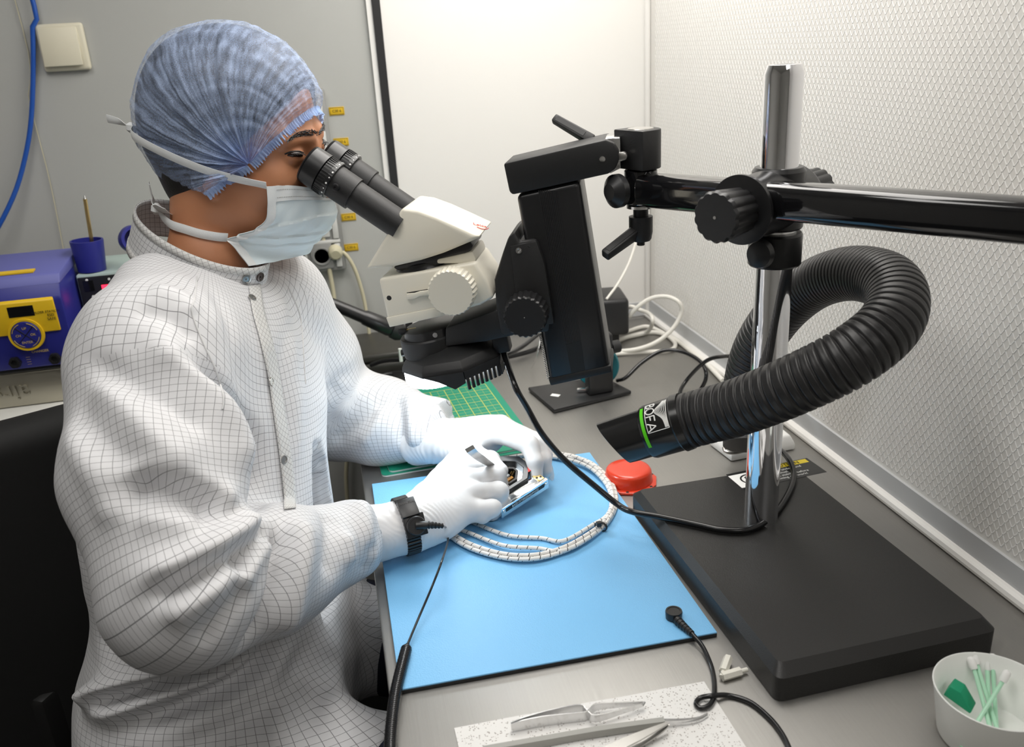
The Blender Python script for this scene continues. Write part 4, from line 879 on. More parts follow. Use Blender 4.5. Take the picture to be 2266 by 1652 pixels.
def plate_path(pts, w, t, up=(0, 0, 1)):
    """thin flat strip swept along pts: w half width (vertical), t half thickness"""
    C = np.asarray(pts, float); w = np.broadcast_to(w, (len(C),)); t = np.broadcast_to(t, (len(C),)); T = np.gradient(C, axis=0); up = A(*up); V, F = [], []
    for i, p in enumerate(C):
        d = nrm(T[i]); s = nrm(np.cross(d, up)); u = np.cross(s, d); V += [p + s * t[i] + u * w[i], p + s * t[i] - u * w[i], p - s * t[i] - u * w[i], p - s * t[i] + u * w[i]]
    for i in range(len(C) - 1): F += [[4 * i + k, 4 * i + (k + 1) % 4, 4 * i + 4 + (k + 1) % 4, 4 * i + 4 + k] for k in range(4)]
    F += [[3, 2, 1, 0], [4 * (len(C) - 1) + k for k in range(4)]]; return V, F
mat('tweezer_steel', (.72, .72, .72), .26, 1.0)
t1 = thing('tweezers', 'bright cross-locking tweezers at the top of the wipe', 'tweezers', tuple(pz(1280, 1585, 0)), 'tweezers on the wipe')
ZT = .0075
armA = spline([pz(1131, 1605, ZT), pz(1200, 1584, ZT), pz(1280, 1567, ZT), pz(1296, 1575, ZT), pz(1310, 1588, ZT), pz(1330, 1587, ZT), pz(1380, 1572, ZT), pz(1424, 1558, ZT)], 40)
armB = spline([pz(1131, 1608, ZT), pz(1200, 1594, ZT), pz(1290, 1584, ZT), pz(1303, 1578, ZT), pz(1312, 1568, ZT), pz(1325, 1562, ZT), pz(1380, 1558, ZT), pz(1424, 1555, ZT)], 40)
wv = np.interp(np.arange(40), [0, 3, 18, 24, 39], [.0035, .005, .0052, .0042, .0018])
for c_ in (armA, armB): ob('blade', plate_path(c_, wv, .0006), 'tweezer_steel', t1)
ob('tip_hook', tube([pz(1422, 1560, ZT), pz(1427, 1552, ZT + .002)], .0012, 6), 'tweezer_steel', t1)
t2 = thing('tweezers', 'grey coated tweezers with a bent bright tip below the cross-locking pair', 'tweezers', tuple(pz(1320, 1620, 0)), 'tweezers on the wipe')
mat('grey_coating', (.36, .355, .33), .5)
ob('handle', plate_path(spline([pz(1070, 1663, .006), pz(1200, 1640, .006), pz(1330, 1617, .006), pz(1470, 1597, .006)], 20), np.interp(np.arange(20), [0, 19], [.0042, .0034]), .0028), 'grey_coating', t2, smooth=0)
ob('tip', plate_path(spline([pz(1465, 1598, .006), pz(1510, 1595, .005), pz(1545, 1589, .004), pz(1566, 1578, .004)], 20), np.interp(np.arange(20), [0, 19], [.003, .0007]), np.interp(np.arange(20), [0, 19], [.0016, .0007])), 'tweezer_steel', t2)
ob('tip', plate_path(spline([pz(1465, 1603, .004), pz(1510, 1600, .003), pz(1545, 1594, .003), pz(1566, 1582, .003)], 20), np.interp(np.arange(20), [0, 19], [.0025, .0007]), np.interp(np.arange(20), [0, 19], [.0012, .0006])), 'tweezer_steel', t2)
t3 = thing('tweezers', 'flat steel tweezers half out of view crossing the grey pair', 'tweezers', tuple(pz(1400, 1640, 0)), 'tweezers on the wipe')
ob('blade', plate_path(spline([pz(1330, 1668, .013), pz(1400, 1635, .013), pz(1450, 1612, .0125), pz(1478, 1599, .012)], 20), .0008, np.interp(np.arange(20), [0, 10, 19], [.0055, .0045, .0012])), 'grey_metal', t3, smooth=0)
ob('blade', plate_path(spline([pz(1370, 1668, .004), pz(1420, 1640, .005), pz(1460, 1618, .008), pz(1480, 1602, .010)], 20), .0008, np.interp(np.arange(20), [0, 10, 19], [.005, .004, .0012])), 'grey_metal', t3, smooth=0)

# ------------------------------------------------------------------ nylon spacers
mat('nylon', (.80, .78, .70), .4)
def spacer(lb, p, d, z=.0047):
    t = thing('nylon_spacer', lb, 'spacer', tuple(p * A(1, 1, 0)), 'white nylon spacers'); d = nrm(d)
    ob('hex_body', lathe([(-.010, .0046), (.010, .0046)], p * A(1, 1, 0) + A(0, 0, z), d, 6), 'nylon', t, smooth=20); ob('stud', cyl(p * A(1, 1, 0) + A(0, 0, z) + d * .010, p * A(1, 1, 0) + A(0, 0, z) + d * .0175, .0023, 12), 'nylon', t)
spacer('white nylon spacer with its stud pointing at the base plate', pz(1618, 1494, .003), A(1, .1, 0))
spacer('white nylon spacer leaning behind the other, under the black cord', pz(1606, 1474, .004), A(-.6, -.75, -.05), .0062)

# ------------------------------------------------------------------ cup with swabs
RC = pz(2203, 1524, .050); rr = .0475
m = mat('cup_plastic', (.84, .85, .82), .35); BS(m).inputs['Subsurface Weight'].default_value = .25; BS(m).inputs['Subsurface Radius'].default_value = (.02, .02, .02)
cu = thing('plastic_cup', 'translucent white plastic cup holding swabs at the corner of the worktop', 'cup', (RC[0], RC[1], 0))
ob('cup_wall', lathe([(.0005, .030), (.0006, .0385), (.002, .040), (.048, rr), (.0495, rr + .0006), (.0500, rr - .0002), (.0492, rr - .0012), (.003, .0385), (.002, .037), (.002, .001)], A(RC[0], RC[1], 0), (0, 0, 1), 72), 'cup_plastic', cu, smooth=50)
mat('swab_mint', (.42, .72, .52), .45); mat('swab_tip', (.85, .85, .83), .8)
z7 = lambda x, y: (1960 + x / 6.07, 1380 + y / 6.07)
dC = np.linalg.norm(RC - CC)
for i, (h0, h1, e, lb) in enumerate((((1130, 440), (1190, 610), (1330, 1130), 'swab standing furthest to the side of the green wedge'), ((1180, 375), (1225, 545), (1420, 1170), 'swab with the highest white tip in the cup'), ((1360, 450), (1365, 620), (1390, 1170), 'swab with the slimmest tip, third from the wedge'), ((1430, 395), (1440, 575), (1475, 1180), 'swab standing upright, fourth from the wedge'), ((1648, 625), (1568, 775), (1335, 1150), 'swab leaning across the other four'))):
    dd = dC + .022 + .004 * i - (.02 if i == 4 else 0); a, b, c_ = pd(*z7(*h0), dd + .012), pd(*z7(*h1), dd + .012), pd(*z7(*e), dd - .004)
    s_ = thing('swab', 'mint green ' + lb, 'swab', (c_[0], c_[1], max(c_[2], .003)), 'foam swabs in the cup'); ax = nrm(c_ - b); tt = (.0045 - b[2]) / ax[2]; en = b + ax * min(tt, .075)
    ob('stick', cyl(b - ax * .004, en, .0018, 10), 'swab_mint', s_); L = np.linalg.norm(b - a); rT = .0034 if i != 2 else .0024
    ob('tip', lathe([(0, .0012), (.001, rT * .8), (.003, rT), (L * .8, rT), (L, rT * .85), (L, .0018)], a, b - a, 16), 'swab_tip', s_, smooth=60)
gw = thing('green_wedge', 'small green eraser wedge lying inside the plastic cup', 'eraser', tuple(RC * A(1, 1, 0) + A(-.012, .0, .003)))
mat('eraser_green', (.0, .27, .13), .6); g0 = pd(2127, 1537, dC + .020)
gx, gy = nrm(A(.55, -.75, -.35)), nrm(A(.75, .55, .0)); gn = np.cross(gx, gy); gn = gn if gn[2] > 0 else -gn
ob('wedge', bev(prism([g0 + gx * a + gn * b - gy * .007 for a, b in ((-.011, -.006), (.013, -.006), (.013, -.003), (-.002, .007), (-.011, .006))], gy * .014), .0008), 'eraser_green', gw)

# ------------------------------------------------------------------ grounding cord with snap stud on the mat
gc = thing('grounding_cord', 'black grounding cord snapped to the near corner of the blue mat', 'cord', tuple(pz(1490, 1360, MZ)))
sn = pz(1491, 1366, MZ)
ob('snap_stud', lathe([(0, .0085), (.0075, .0090), (.0090, .0085), (.0090, .0068), (.0084, .0066)], sn, (0, 0, 1), 32), 'black_plastic', gc, smooth=40)
g1 = [pz(1497, 1370, MZ + .005), pz(1515, 1387, MZ + .004), pz(1531, 1401, MZ + .004)]
C = spline(g1, 60); ob('strain_relief', tube(C, np.interp(np.arange(60), [0, 59], [.0052, .0032]) * (1 - .16 * (np.sin(np.arange(60) / 60 * 2 * np.pi * 6) > .2)), 14), 'black_plastic', gc, smooth=40)
ob('cord', tube(spline([g1[-1], pz(1556, 1432, .006), pz(1576, 1480, .003), pz(1581, 1525, .004), pz(1573, 1556, .0045), pz(1552, 1566, .004), pz(1540, 1557, .004), pz(1549, 1544, .0045), pz(1575, 1539, .007), pz(1612, 1538, .003), pz(1660, 1553, .003), pz(1705, 1590, .003), pz(1735, 1630, .003), pz(1752, 1670, .003)], 140), .0024, 8), 'black_cable', gc, smooth=60)
# ------------------------------------------------------------------ the operator
pn = thing('person', 'person in a white gridded coat, blue hair cap and mask, looking into the microscope', 'person', (-.2, .95, ZF))
HY, HP, HRl = -22, -13, 3
HM = rotm(*np.radians([HY, HP, HRl]))                      # head frame: x forward, y to the person's left, z up
eyeR_l = A(.079, -.032, .010); eyeR_w = pd(655, 346, np.linalg.norm(e0 - CC) + .004)
HO = eyeR_w - HM @ eyeR_l
def hw(p): return HO + np.asarray(p, float) @ HM.T
def hl(u, v, y):
    """pixel -> head frame point on the plane y = const"""
    r = HM.T @ ray(u, v); o = HM.T @ (CC - HO); return o + r * ((y - o[1]) / r[1])
CT = pd(450, 516, 1.115)                                 # middle of the collar's upper edge
NB = CT - A(0, 0, .055)                                   # base of the neck
SDr = nrm(A(.5, .866, 0)); FW = nrm(A(.866, -.5, 0))
mat_skin = mat('skin', (.46, .20, .10), .45, sss=.12, bump=.08, bscale=900, var=.10, vscale=40)
def head_sdf(P):
    Q = (P - HO) @ HM; Qm = Q * A(1, -1, 1)
    d = sd_ell(Q, (-.012, 0, .040), (.094, .073, .090))
    d = smin(d, sd_ell(Q, (.030, 0, -.030), (.060, .060, .082)), .03)
    Y = np.stack([Q[:, 0], np.abs(Q[:, 1]), Q[:, 2]], 1)
    d = smin(d, sd_cone(Y, (-.004, .051, -.058), (.054, .014, -.090), .016, .016), .03)
    d = smin(d, sd_ell(Y, (.060, .0, -.094), (.018, .022, .016)), .02)
    d = smin(d, sd_ell(Y, (.056, .040, -.020), (.026, .022, .026)), .02)
    d = smin(d, sd_cone(Y, (.084, .012, .030), (.070, .046, .030), .009, .009), .014)
    d = smin(d, sd_cone(Q, (.086, 0, .016), (.108, 0, -.028), .008, .012), .012)
    d = smin(d, sd_ell(Y, (.098, .010, -.034), (.012, .010, .009)), .008)
    d = smin(d, sd_ell(Q, (.092, 0, -.060), (.012, .024, .012)), .014)
    d = smax(d, -sd_ell(Y, (.096, .032, .012), (.013, .016, .010)), .012)
    d = smin(d, sd_ell(Y, (.0745, .032, .0105), (.0135, .0155, .0115)), .003)              # lids over the eyeball
    d = smin(d, sd_ell(Y, (-.008, .072, -.006), (.018, .009, .030)), .006)                 # ears
    d = smax(d, -sd_ell(Y, (-.004, .081, -.002), (.010, .005, .018)), .004)
    d = smin(d, sd_ell(Y, (-.002, .072, -.036), (.009, .006, .010)), .006)
    return d
def body_sdf(P):
    d = head_sdf(P); nk = hw((-.030, 0, -.045))
    d = smin(d, chain(P, [nk, nk * .5 + CT * .5, CT - A(0, 0, .03), CT - A(.02, -.01, .09)], [.046, .042, .043, .050], .02), .02)
    return smin(d, sd_ell(P, CT - A(.02, 0, .12), (.07, .09, .04)), .03)
V, F = nets(body_sdf, hw((0, 0, 0)) - A(.18, .18, .36), hw((0, 0, 0)) + A(.16, .16, .15), .0025)
V = relax(V, F, 1, .4)
ob('body', (V, F), 'skin', pn, smooth=180)
mat('hair_black', (.006, .0055, .006), .45, bump=.5, bscale=500); mat('eye_dark', (.015, .008, .006), .1); mat('eye_white', (.6, .55, .5), .2)
from mathutils.bvhtree import BVHTree
fb = BVHTree.FromPolygons(V.tolist(), F.tolist())
def on_face(u, v, lift):
    h = fb.ray_cast(Vector(CC), Vector(ray(u, v))); p = np.array(h[0][:]) + np.array(h[1][:]) * lift; return HM.T @ (p - HO)
def face_curve(px, lift, n): return spline([on_face(u, v, lift) for u, v in px], n)
lash_l = face_curve([(630, 341), (641, 337), (652, 335.5), (662, 335.5), (671, 338)], .0004, 24)
eye_l = face_curve([(636, 344), (646, 341.5), (656, 341), (664, 342), (670, 344)], -.0003, 24)
brow_l = face_curve([(638, 310), (652, 301), (670, 296), (690, 294), (706, 297)], .0006, 24)
crease_l = face_curve([(632, 329), (645, 322), (660, 319), (674, 322)], .0001, 20)
for s_ in (-1, 1):
    fl_ = A(1, -s_, 1)                                          # the far eye mirrors the near one
    sl, el, br, cr = (hw(q * fl_) for q in (lash_l, eye_l, brow_l, crease_l))
    ob('eye', tube(el, np.interp(np.arange(24), [0, 6, 16, 23], [.0008, .0030, .0031, .0010]), 10), 'eye_dark', pn, smooth=60)
    ob('eyelid', tube(sl, np.interp(np.arange(24), [0, 6, 16, 23], [.0006, .0012, .0012, .0006]), 8), 'hair_black', pn, smooth=60)
    for k in range(11):
        b = sl[4 + int(k * 1.7)]; o_ = nrm(HM @ A(.85, s_ * .3, -.45)); ob('eyelash', tube([b, b + o_ * .004, b + o_ * .0080 + A(0, 0, .0012)], [.0004, .0003, .00012], 4), 'hair_black', pn)
    hs_ = []
    for k in range(150):
        i_ = rng.uniform(0, 21); b = br[int(i_)] + (br[int(i_) + 1] - br[int(i_)]) * (i_ % 1); w_ = np.interp(i_, [0, 6, 16, 22], [.0008, .0026, .0032, .0020]); upv = HM @ A(-.1, 0, 1)
        b = b + upv * rng.uniform(-w_, w_); dr = nrm(nrm(br[int(i_)] - br[int(i_) + 1]) + upv * rng.uniform(-.1, .45) + (HM @ A(.25, s_ * .12, 0))); hs_.append(tube([b - dr * .0005, b + dr * .003, b + dr * .006 + upv * -.0006], [.00045, .0004, .00015], 4))
    ob('eyebrow', cat_vf(*hs_), 'hair_black', pn, smooth=60)
# hair under the cap and at the nape
def cap_target(P):
    Q = (P - HO) @ HM; d = sd_ell(Q, (-.016, 0, .046), (.108, .088, .091)); d = smin(d, sd_ell(Q, (-.048, 0, .008), (.074, .078, .075)), .03)
    return smin(d, head_sdf(P) - .004, .01)
def hair_sdf(P):
    Q = (P - HO) @ HM; d = cap_target(P) + .0036; d = smin(d, sd_ell(Q, (-.046, 0, -.045), (.046, .060, .050)), .02)
    d = np.maximum(d, Q @ nrm(A(1, 0, -.30)) - .046); d = np.maximum(d, -(Q[:, 2] + .086 - 1.3 * np.maximum(Q[:, 0] + .050, 0)))
    return np.maximum(d, Q[:, 0] - .075)
V, F = nets(hair_sdf, hw((0, 0, 0)) - A(.17, .17, .14), hw((0, 0, 0)) + A(.14, .14, .16), .003)
ob('hair', (V, F), 'hair_black', pn, smooth=180)

# ------------------------------------------------------------------ bouffant cap
G0 = A(.040, 0, .000)
def cap_dir(ph, la):
    """ph: angle round the ear-to-ear axis (0 front, 90 top, 180 back), la: -1 near side gather .. 1 far side gather"""
    e = la * np.pi / 2 * .985; return np.stack([np.cos(ph) * np.cos(e), np.sin(e) + 0 * ph, np.sin(ph) * np.cos(e)], -1)
def march(D, fn, off=0.0):
    W = D.reshape(-1, 3) @ HM.T; o = hw(G0); t = np.full(len(W), .26)
    for _ in range(60):
        dd = fn(o + W * t[:, None]) - off; t -= np.clip(dd, -.03, .03) * .9
    return o + W * t[:, None], t
NPH, NLA = 260, 150; PH0, PH1 = 51, 221
ph = np.radians(np.linspace(PH0, PH1, NPH)); la = np.linspace(-1, 1, NLA); PH, LA = np.meshgrid(ph, la, indexing='ij')
D = cap_dir(PH, LA); Pc, _ = march(D, cap_target); Pc = Pc.reshape(NPH, NLA, 3)
rs_ = np.random.default_rng(3)
def noise1(x, f, seed): 
    r = np.random.default_rng(seed); n = r.uniform(-1, 1, 400); t = x * f + 50; i = np.floor(t).astype(int); fr = t - i; fr = fr * fr * (3 - 2 * fr); return n[i % 400] * (1 - fr) + n[(i + 1) % 400] * fr
deg = np.degrees(PH); side = np.abs(LA)
pl = noise1(deg, .13, 1) * .75 + noise1(deg, .30, 2) * .45 + .3 * noise1(deg + 6 * LA, .8, 5); pl = np.where(pl > 0, pl ** 1.0, pl * .6)
amp = .0072 * (side ** 1.3) * np.clip((1.02 - side) * 6, .25, 1) + .0012
cross = .0010 * np.sin(LA * 60 + 1.5 * noise1(deg, .1, 9)) * (1 - side) + .0007 * noise1(LA * 40 + deg * .05, 1.0, 11)
Nn = np.cross(np.gradient(Pc, axis=0), np.gradient(Pc, axis=1)); Nn /= np.linalg.norm(Nn, axis=2)[..., None] + 1e-12
ctr = hw(G0); sgn_ = np.sign(((Pc - ctr) * Nn).sum(2))[..., None]; Nn *= sgn_
rimf = np.minimum(np.clip((deg - PH0) / 8, 0, 1), np.clip((PH1 - deg) / 8, 0, 1))
Pc = Pc + Nn * ((pl * amp + cross) * (.35 + .65 * rimf) - .006 * (1 - rimf) * (1 - side ** 3))[..., None]
m = mat('cap_blue', (.42, .58, .90), .8); nt = m.node_tree; b = BS(m); tc = nt.nodes.new('ShaderNodeTexCoord'); sx = nt.nodes.new('ShaderNodeSeparateXYZ'); nt.links.new(tc.outputs['UV'], sx.inputs[0])
n1 = nt.nodes.new('ShaderNodeTexNoise'); n1.inputs['Scale'].default_value = 900; n1.inputs['Detail'].default_value = 2; nt.links.new(tc.outputs['Object'], n1.inputs['Vector'])
wv = nt.nodes.new('ShaderNodeTexNoise'); wv.inputs['Scale'].default_value = 1.0; wv.inputs['Detail'].default_value = 4; mpn = nt.nodes.new('ShaderNodeMapping'); mpn.inputs['Scale'].default_value = (7, 55, 1); nt.links.new(tc.outputs['UV'], mpn.inputs[0]); nt.links.new(mpn.outputs[0], wv.inputs['Vector'])
ad = nt.nodes.new('ShaderNodeMath'); ad.operation = 'MULTIPLY_ADD'; ad.inputs[1].default_value = .55; nt.links.new(n1.outputs['Fac'], ad.inputs[0]); nt.links.new(wv.outputs['Fac'], ad.inputs[2])
mr = nt.nodes.new('ShaderNodeMapRange'); mr.inputs[1].default_value = .52; mr.inputs[2].default_value = 1.05; mr.inputs[3].default_value = .10; mr.inputs[4].default_value = .62; nt.links.new(ad.outputs[0], mr.inputs[0])
ed = nt.nodes.new('ShaderNodeMapRange'); ed.inputs[1].default_value = .62; ed.inputs[2].default_value = .97; ed.inputs[3].default_value = 0; ed.inputs[4].default_value = .38; nt.links.new(sx.outputs[0], ed.inputs[0])
al = nt.nodes.new('ShaderNodeMath'); al.operation = 'ADD'; al.use_clamp = True; nt.links.new(mr.outputs[0], al.inputs[0]); nt.links.new(ed.outputs[0], al.inputs[1]); nt.links.new(al.outputs[0], b.inputs['Alpha'])
nt.links.new(mixcol(nt, ed.outputs[0], (.50, .62, .88), (.16, .34, .95)), b.inputs['Base Color'])
co = ob('hair_cap', grid_vf(Pc), m, pn, smooth=180)
uvl = co.data.uv_layers.new(name='UVMap'); uvs = np.stack([side.reshape(-1), (deg / 180).reshape(-1)], 1); li = np.zeros(len(co.data.loops), int); co.data.loops.foreach_get('vertex_index', li); uvl.data.foreach_set('uv', uvs[li].reshape(-1))
mat('cap_rim', (.42, .58, .92), .8, alpha=.8)
for row, out, nm in ((0, -1, 'elastic_frill'), (NPH - 1, 1, 'elastic_frill')):
    E_ = Pc[row]; R_ = spline(E_, 420); T_ = np.gradient(R_, axis=0); T_ /= np.linalg.norm(T_, axis=1)[:, None]
    nr = R_ - hw((0, 0, .02)); nr -= T_ * (nr * T_).sum(1)[:, None]; nr /= np.linalg.norm(nr, axis=1)[:, None]; dw = np.cross(T_, nr); dw *= np.sign((dw * (HM @ A(.45 * -out * -1, 0, -.9))).sum(1))[:, None]
    k = np.arange(420); wob = np.sin(k * .95 + 2.2 * np.sin(k * .11)) * .0011 + np.sin(k * 2.3 + 1) * .0005
    rows = []
    for t_, o_, a_ in ((-.002, .0012, .25), (.0005, .0002, .4), (.0025, .0005, .8), (.0050, .0012, 1.2), (.0075, .0018, 1.6)):
        rows.append(R_ + dw * (t_ + .0012 * np.sin(k * .95 + 1)[:, None] * (a_ > 1.2)) + nr * (o_ + wob * a_)[:, None])
    ob(nm, grid_vf(np.array(rows)), 'cap_rim', pn, smooth=180)
# ------------------------------------------------------------------ face mask with ties
mat('mask_blue', (.78, .87, .90), .7, bump=.15, bscale=1200); mat('mask_white', (.80, .82, .82), .75, bump=.2, bscale=900)
crv = [  # (plane y, pixel curve from the top edge to the bottom edge)
    (-.066, [(588, 411), (590, 455), (584, 486), (545, 508), (503, 525), (522, 556), (549, 590)]),
    (-.048, [(640, 409), (645, 455), (640, 492), (610, 520), (575, 545), (580, 568), (598, 583)]),
    (-.024, [(692, 416), (700, 458), (700, 495), (680, 520), (650, 548), (645, 562), (648, 570)]),
    (.0, [(722, 420), (731, 456), (730, 490), (716, 510), (690, 536), (684, 548), (680, 556)])]
half = np.array([[hl(u, v, y) for u, v in c_] for y, c_ in crv])
full = np.concatenate([half, (half[:-1] * A(1, -1, 1))[::-1]])                 # near edge .. centre .. far edge
cols = np.array([spline(full[i], 60) for i in range(len(full))]); G = np.array([spline(cols[:, j], 90) for j in range(60)])   # rows top -> bottom
nG = np.cross(np.gradient(G, axis=1), np.gradient(G, axis=0)); nG /= np.linalg.norm(nG, axis=2)[..., None]; nG *= np.sign((nG * A(1, 0, 0)).sum(2).mean())
vv = np.linspace(0, 1, 60)[:, None]; uu = np.linspace(-1, 1, 90)[None]
ple = sum(.0022 * np.clip((vv - c_) / .012, 0, 1) * (1 - np.clip((vv - c_ - .012) / .16, 0, 1)) for c_ in (.30 + .10 * np.abs(uu) ** 2, .52 + .06 * np.abs(uu), .72 + 0 * uu))
G = G + nG * ple[..., None] + nG * (.0007 * np.sin(22 * uu + 9 * vv) * np.sin(13 * vv + 3 * uu))[..., None]
G = G + nG * .0035
Gw = hw(G.reshape(-1, 3)).reshape(G.shape)
mk = ob('face_mask', thick(grid_vf(Gw), .0008), 'mask_blue', pn, smooth=50)
nGw = (nG.reshape(-1, 3) @ HM.T).reshape(nG.shape)
def band(name, rows, off, parent, m_): ob(name, grid_vf(rows + off), m_, parent, smooth=60)
ob('top_band', grid_vf(Gw[0:9] + nGw[0:9] * .0012), 'mask_white', mk, smooth=60)
ob('side_band', grid_vf(Gw[:, 0:6] + nGw[:, 0:6] * .0014), 'mask_white', mk, smooth=60); ob('side_band', grid_vf(Gw[:, -6:] + nGw[:, -6:] * .0014), 'mask_white', mk, smooth=60)
for r_ in (2, 4, 6):
    for k in range(6, 50): q = Gw[r_, k] + nGw[r_, k] * .0014; ob('stitch', obox(q, (Gw[r_, k + 1] - Gw[r_, k]) * .22, nGw[r_, k] * .0002, np.cross(nGw[r_, k], nrm(Gw[r_, k + 1] - Gw[r_, k])) * .0003), 'grey_metal', mk) if r_ != 4 else None
def ribbon(name, pts, w, parent, m_, n=60, cen=(-.01, 0, .02)):
    C = spline(pts, n); T = np.gradient(C, axis=0); T /= np.linalg.norm(T, axis=1)[:, None]; nr = C - hw(cen); nr -= T * (nr * T).sum(1)[:, None]; nr /= np.linalg.norm(nr, axis=1)[:, None]; sdv = np.cross(T, nr); w = np.broadcast_to(w, (n,))
    rows = np.array([C + sdv * (w * a)[:, None] + nr * b for a, b in ((-1, 0), (-.5, .0007), (0, .0009), (.5, .0007), (1, 0))]); return ob(name, thick(grid_vf(rows), .0006), m_, parent, smooth=60)
cv_, cf_ = grid_vf(Pc); capb = BVHTree.FromPolygons(cv_.tolist(), cf_)
def on_cap(u, v, lift=.0035):
    h = capb.ray_cast(Vector(CC), Vector(ray(u, v))); g = fb.ray_cast(Vector(CC), Vector(ray(u, v)))
    c_ = [x for x in (h, g) if x[0] is not None]; x = min(c_, key=lambda q: q[3]); n_ = np.array(x[1][:]); n_ = n_ if n_ @ ray(u, v) < 0 else -n_; return np.array(x[0][:]) + n_ * lift
ribbon('upper_tie', [hw(hl(590, 411, -.069))] + [on_cap(*q, .0065) for q in ((535, 394), (450, 367), (370, 337), (308, 301))] + [hw(hl(294, 286, -.010))], .0052, mk, 'mask_white')
ribbon('upper_tie', [hw(hl(588, 411, -.070)) * 0 + hw(hl(588, 411, -.070) * A(1, -1, 1)), hw(hl(480, 377, -.086) * A(1, -1, 1)), hw(hl(365, 335, -.080) * A(1, -1, 1)), hw(hl(292, 284, -.008))], .0052, mk, 'mask_white')
kn = hw(hl(290, 282, -.010)); ob('knot', lathe([(-.006, .002), (-.003, .0055), (.003, .006), (.006, .002)], kn, A(.2, 0, 1), 14), 'mask_white', mk)
ribbon('tie_end', [kn, hw(hl(268, 270, -.006)), hw(hl(238, 262, .004))], np.linspace(.003, .005, 60), mk, 'mask_white'); ribbon('tie_end', [kn, hw(hl(298, 310, -.02)), hw(hl(304, 322, -.03))], .004, mk, 'mask_white')
ribbon('lower_tie', [hw(hl(503, 525, -.067)), on_cap(478, 525, .005), on_cap(445, 519, .005), on_cap(415, 509, .005), on_cap(390, 499, .006), hw(hl(362, 482, -.050)), hw(hl(348, 466, -.045))], .0052, mk, 'mask_white', cen=(-.01, 0, -.088))
k2 = hw(hl(346, 462, -.045)); ob('knot', lathe([(-.007, .002), (-.003, .006), (.003, .006), (.007, .002)], k2, A(.3, 0, 1), 14), 'mask_white', mk)
ribbon('tie_end', [k2, hw(hl(358, 462, -.062)), hw(hl(375, 468, -.066))], np.linspace(.006, .0085, 60), mk, 'mask_white'); ribbon('tie_end', [k2, hw(hl(338, 440, -.04)), hw(hl(330, 405, -.045))], .0052, mk, 'mask_white')
# ------------------------------------------------------------------ the coat: one continuous surface with sleeves and skirt
SRj, ERj, WRj = A(-.200, .930, .288), pd(408, 1305, .905), pd(788, 1190, 1.052)
SLj, ELj, WLj = A(-.088, 1.150, .278), A(-.040, 1.265, .065), pd(980, 950, 1.262)
TB = np.stack([FW, SDr, A(0, 0, 1)], 1)
armR = [SRj, SRj * .5 + ERj * .5 + A(-.012, -.012, 0), ERj, ERj * .55 + WRj * .45 + A(0, 0, -.004), WRj * .93 + ERj * .07]
armL = [SLj, SLj * .5 + ELj * .5 + A(.004, .006, 0), ELj, ELj * .5 + WLj * .5, WLj]
rR, rL = [.076, .083, .072, .062, .046], [.070, .072, .068, .058, .045]
thR = [A(-.21, .865, -.185), A(-.10, .800, -.19), A(-.014, .748, -.185)]; thL = [A(-.15, 1.09, -.185), A(-.06, 1.055, -.19), A(.0, 1.03, -.19)]
def torso_sdf(P):
    d = sd_ell(P, (-.175, 1.018, .178), (.118, .182, .154), TB)
    d = smin(d, sd_ell(P, (-.185, 1.00, .02), (.126, .180, .20), TB), .06)
    d = smin(d, sd_ell(P, (-.205, .965, -.16), (.165, .195, .16), TB), .06)
    d = smin(d, sd_cone(P, pd(338, 640, 1.075), SRj + A(0, 0, .004), .040, .068), .045)
    return smin(d, chain(P, [SRj, CT - A(.004, 0, .106), SLj], [.060, .060, .058], .03), .07)
def coat_parts(P):
    return [torso_sdf(P), chain(P, armR, rR, .03), chain(P, armL, rL, .03), chain(P, thR, [.10, .088, .080], .02), chain(P, thL, [.090, .080, .076], .02)]
def coat_sdf(P):
    d = coat_parts(P); s = smin(d[0], d[3], .035); s = smin(s, d[4], .035); s = smin(s, d[1], .028); s = smin(s, d[2], .03)
    s = np.maximum(s, -(sd_cone(P, CT - A(.01, 0, .05), CT + A(0, 0, .08), .058, .066)))    # neck opening
    # open cuffs and hems
    s = np.maximum(s, np.where(np.linalg.norm(P - WRj, axis=1) < .13, (P - WRj) @ nrm(WRj - ERj), -1)); s = np.maximum(s, np.where(np.linalg.norm(P - WLj, axis=1) < .12, (P - WLj) @ nrm(WLj - ELj), -1))
    s = np.maximum(s, np.where(P[:, 2] < -.06, (P - thR[2]) @ nrm(thR[2] - thR[0]) * .9, -1))
    return s
lo_, hi_ = A(-.46, .56, -.37), A(.16, 1.42, .45)
CV, CF = nets(coat_sdf, lo_, hi_, .0042)
CV = relax(CV, CF, 2, .5)
# ---- folds: pixel polylines traced onto the near side of the coat, raised or sunk along the surface normal
from mathutils.bvhtree import BVHTree
def comp_of(P):
    q = np.stack(coat_parts(P), 1); q[:, 0] = np.minimum(q[:, 0] - .004, q[:, 3:].min(1)); return q[:, :3].argmin(1)
vcomp = comp_of(CV); fcomp = comp_of(CV[CF].mean(1))
bvhs = {k: BVHTree.FromPolygons(CV.tolist(), (CF if k is None else CF[fcomp == k]).tolist()) for k in (None, 0, 1, 2)}
def trace(px, fc):
    out = []
    for u, v in px:
        h = bvhs[fc].ray_cast(Vector(CC), Vector(ray(u, v)))
        if h[0] is not None: out.append(np.array(h[0][:]))
    return np.array(out)
FOLDS = []; FC = None
def fold(amp, wid, *px): FOLDS.append((amp, wid, px, FC))
FC = None
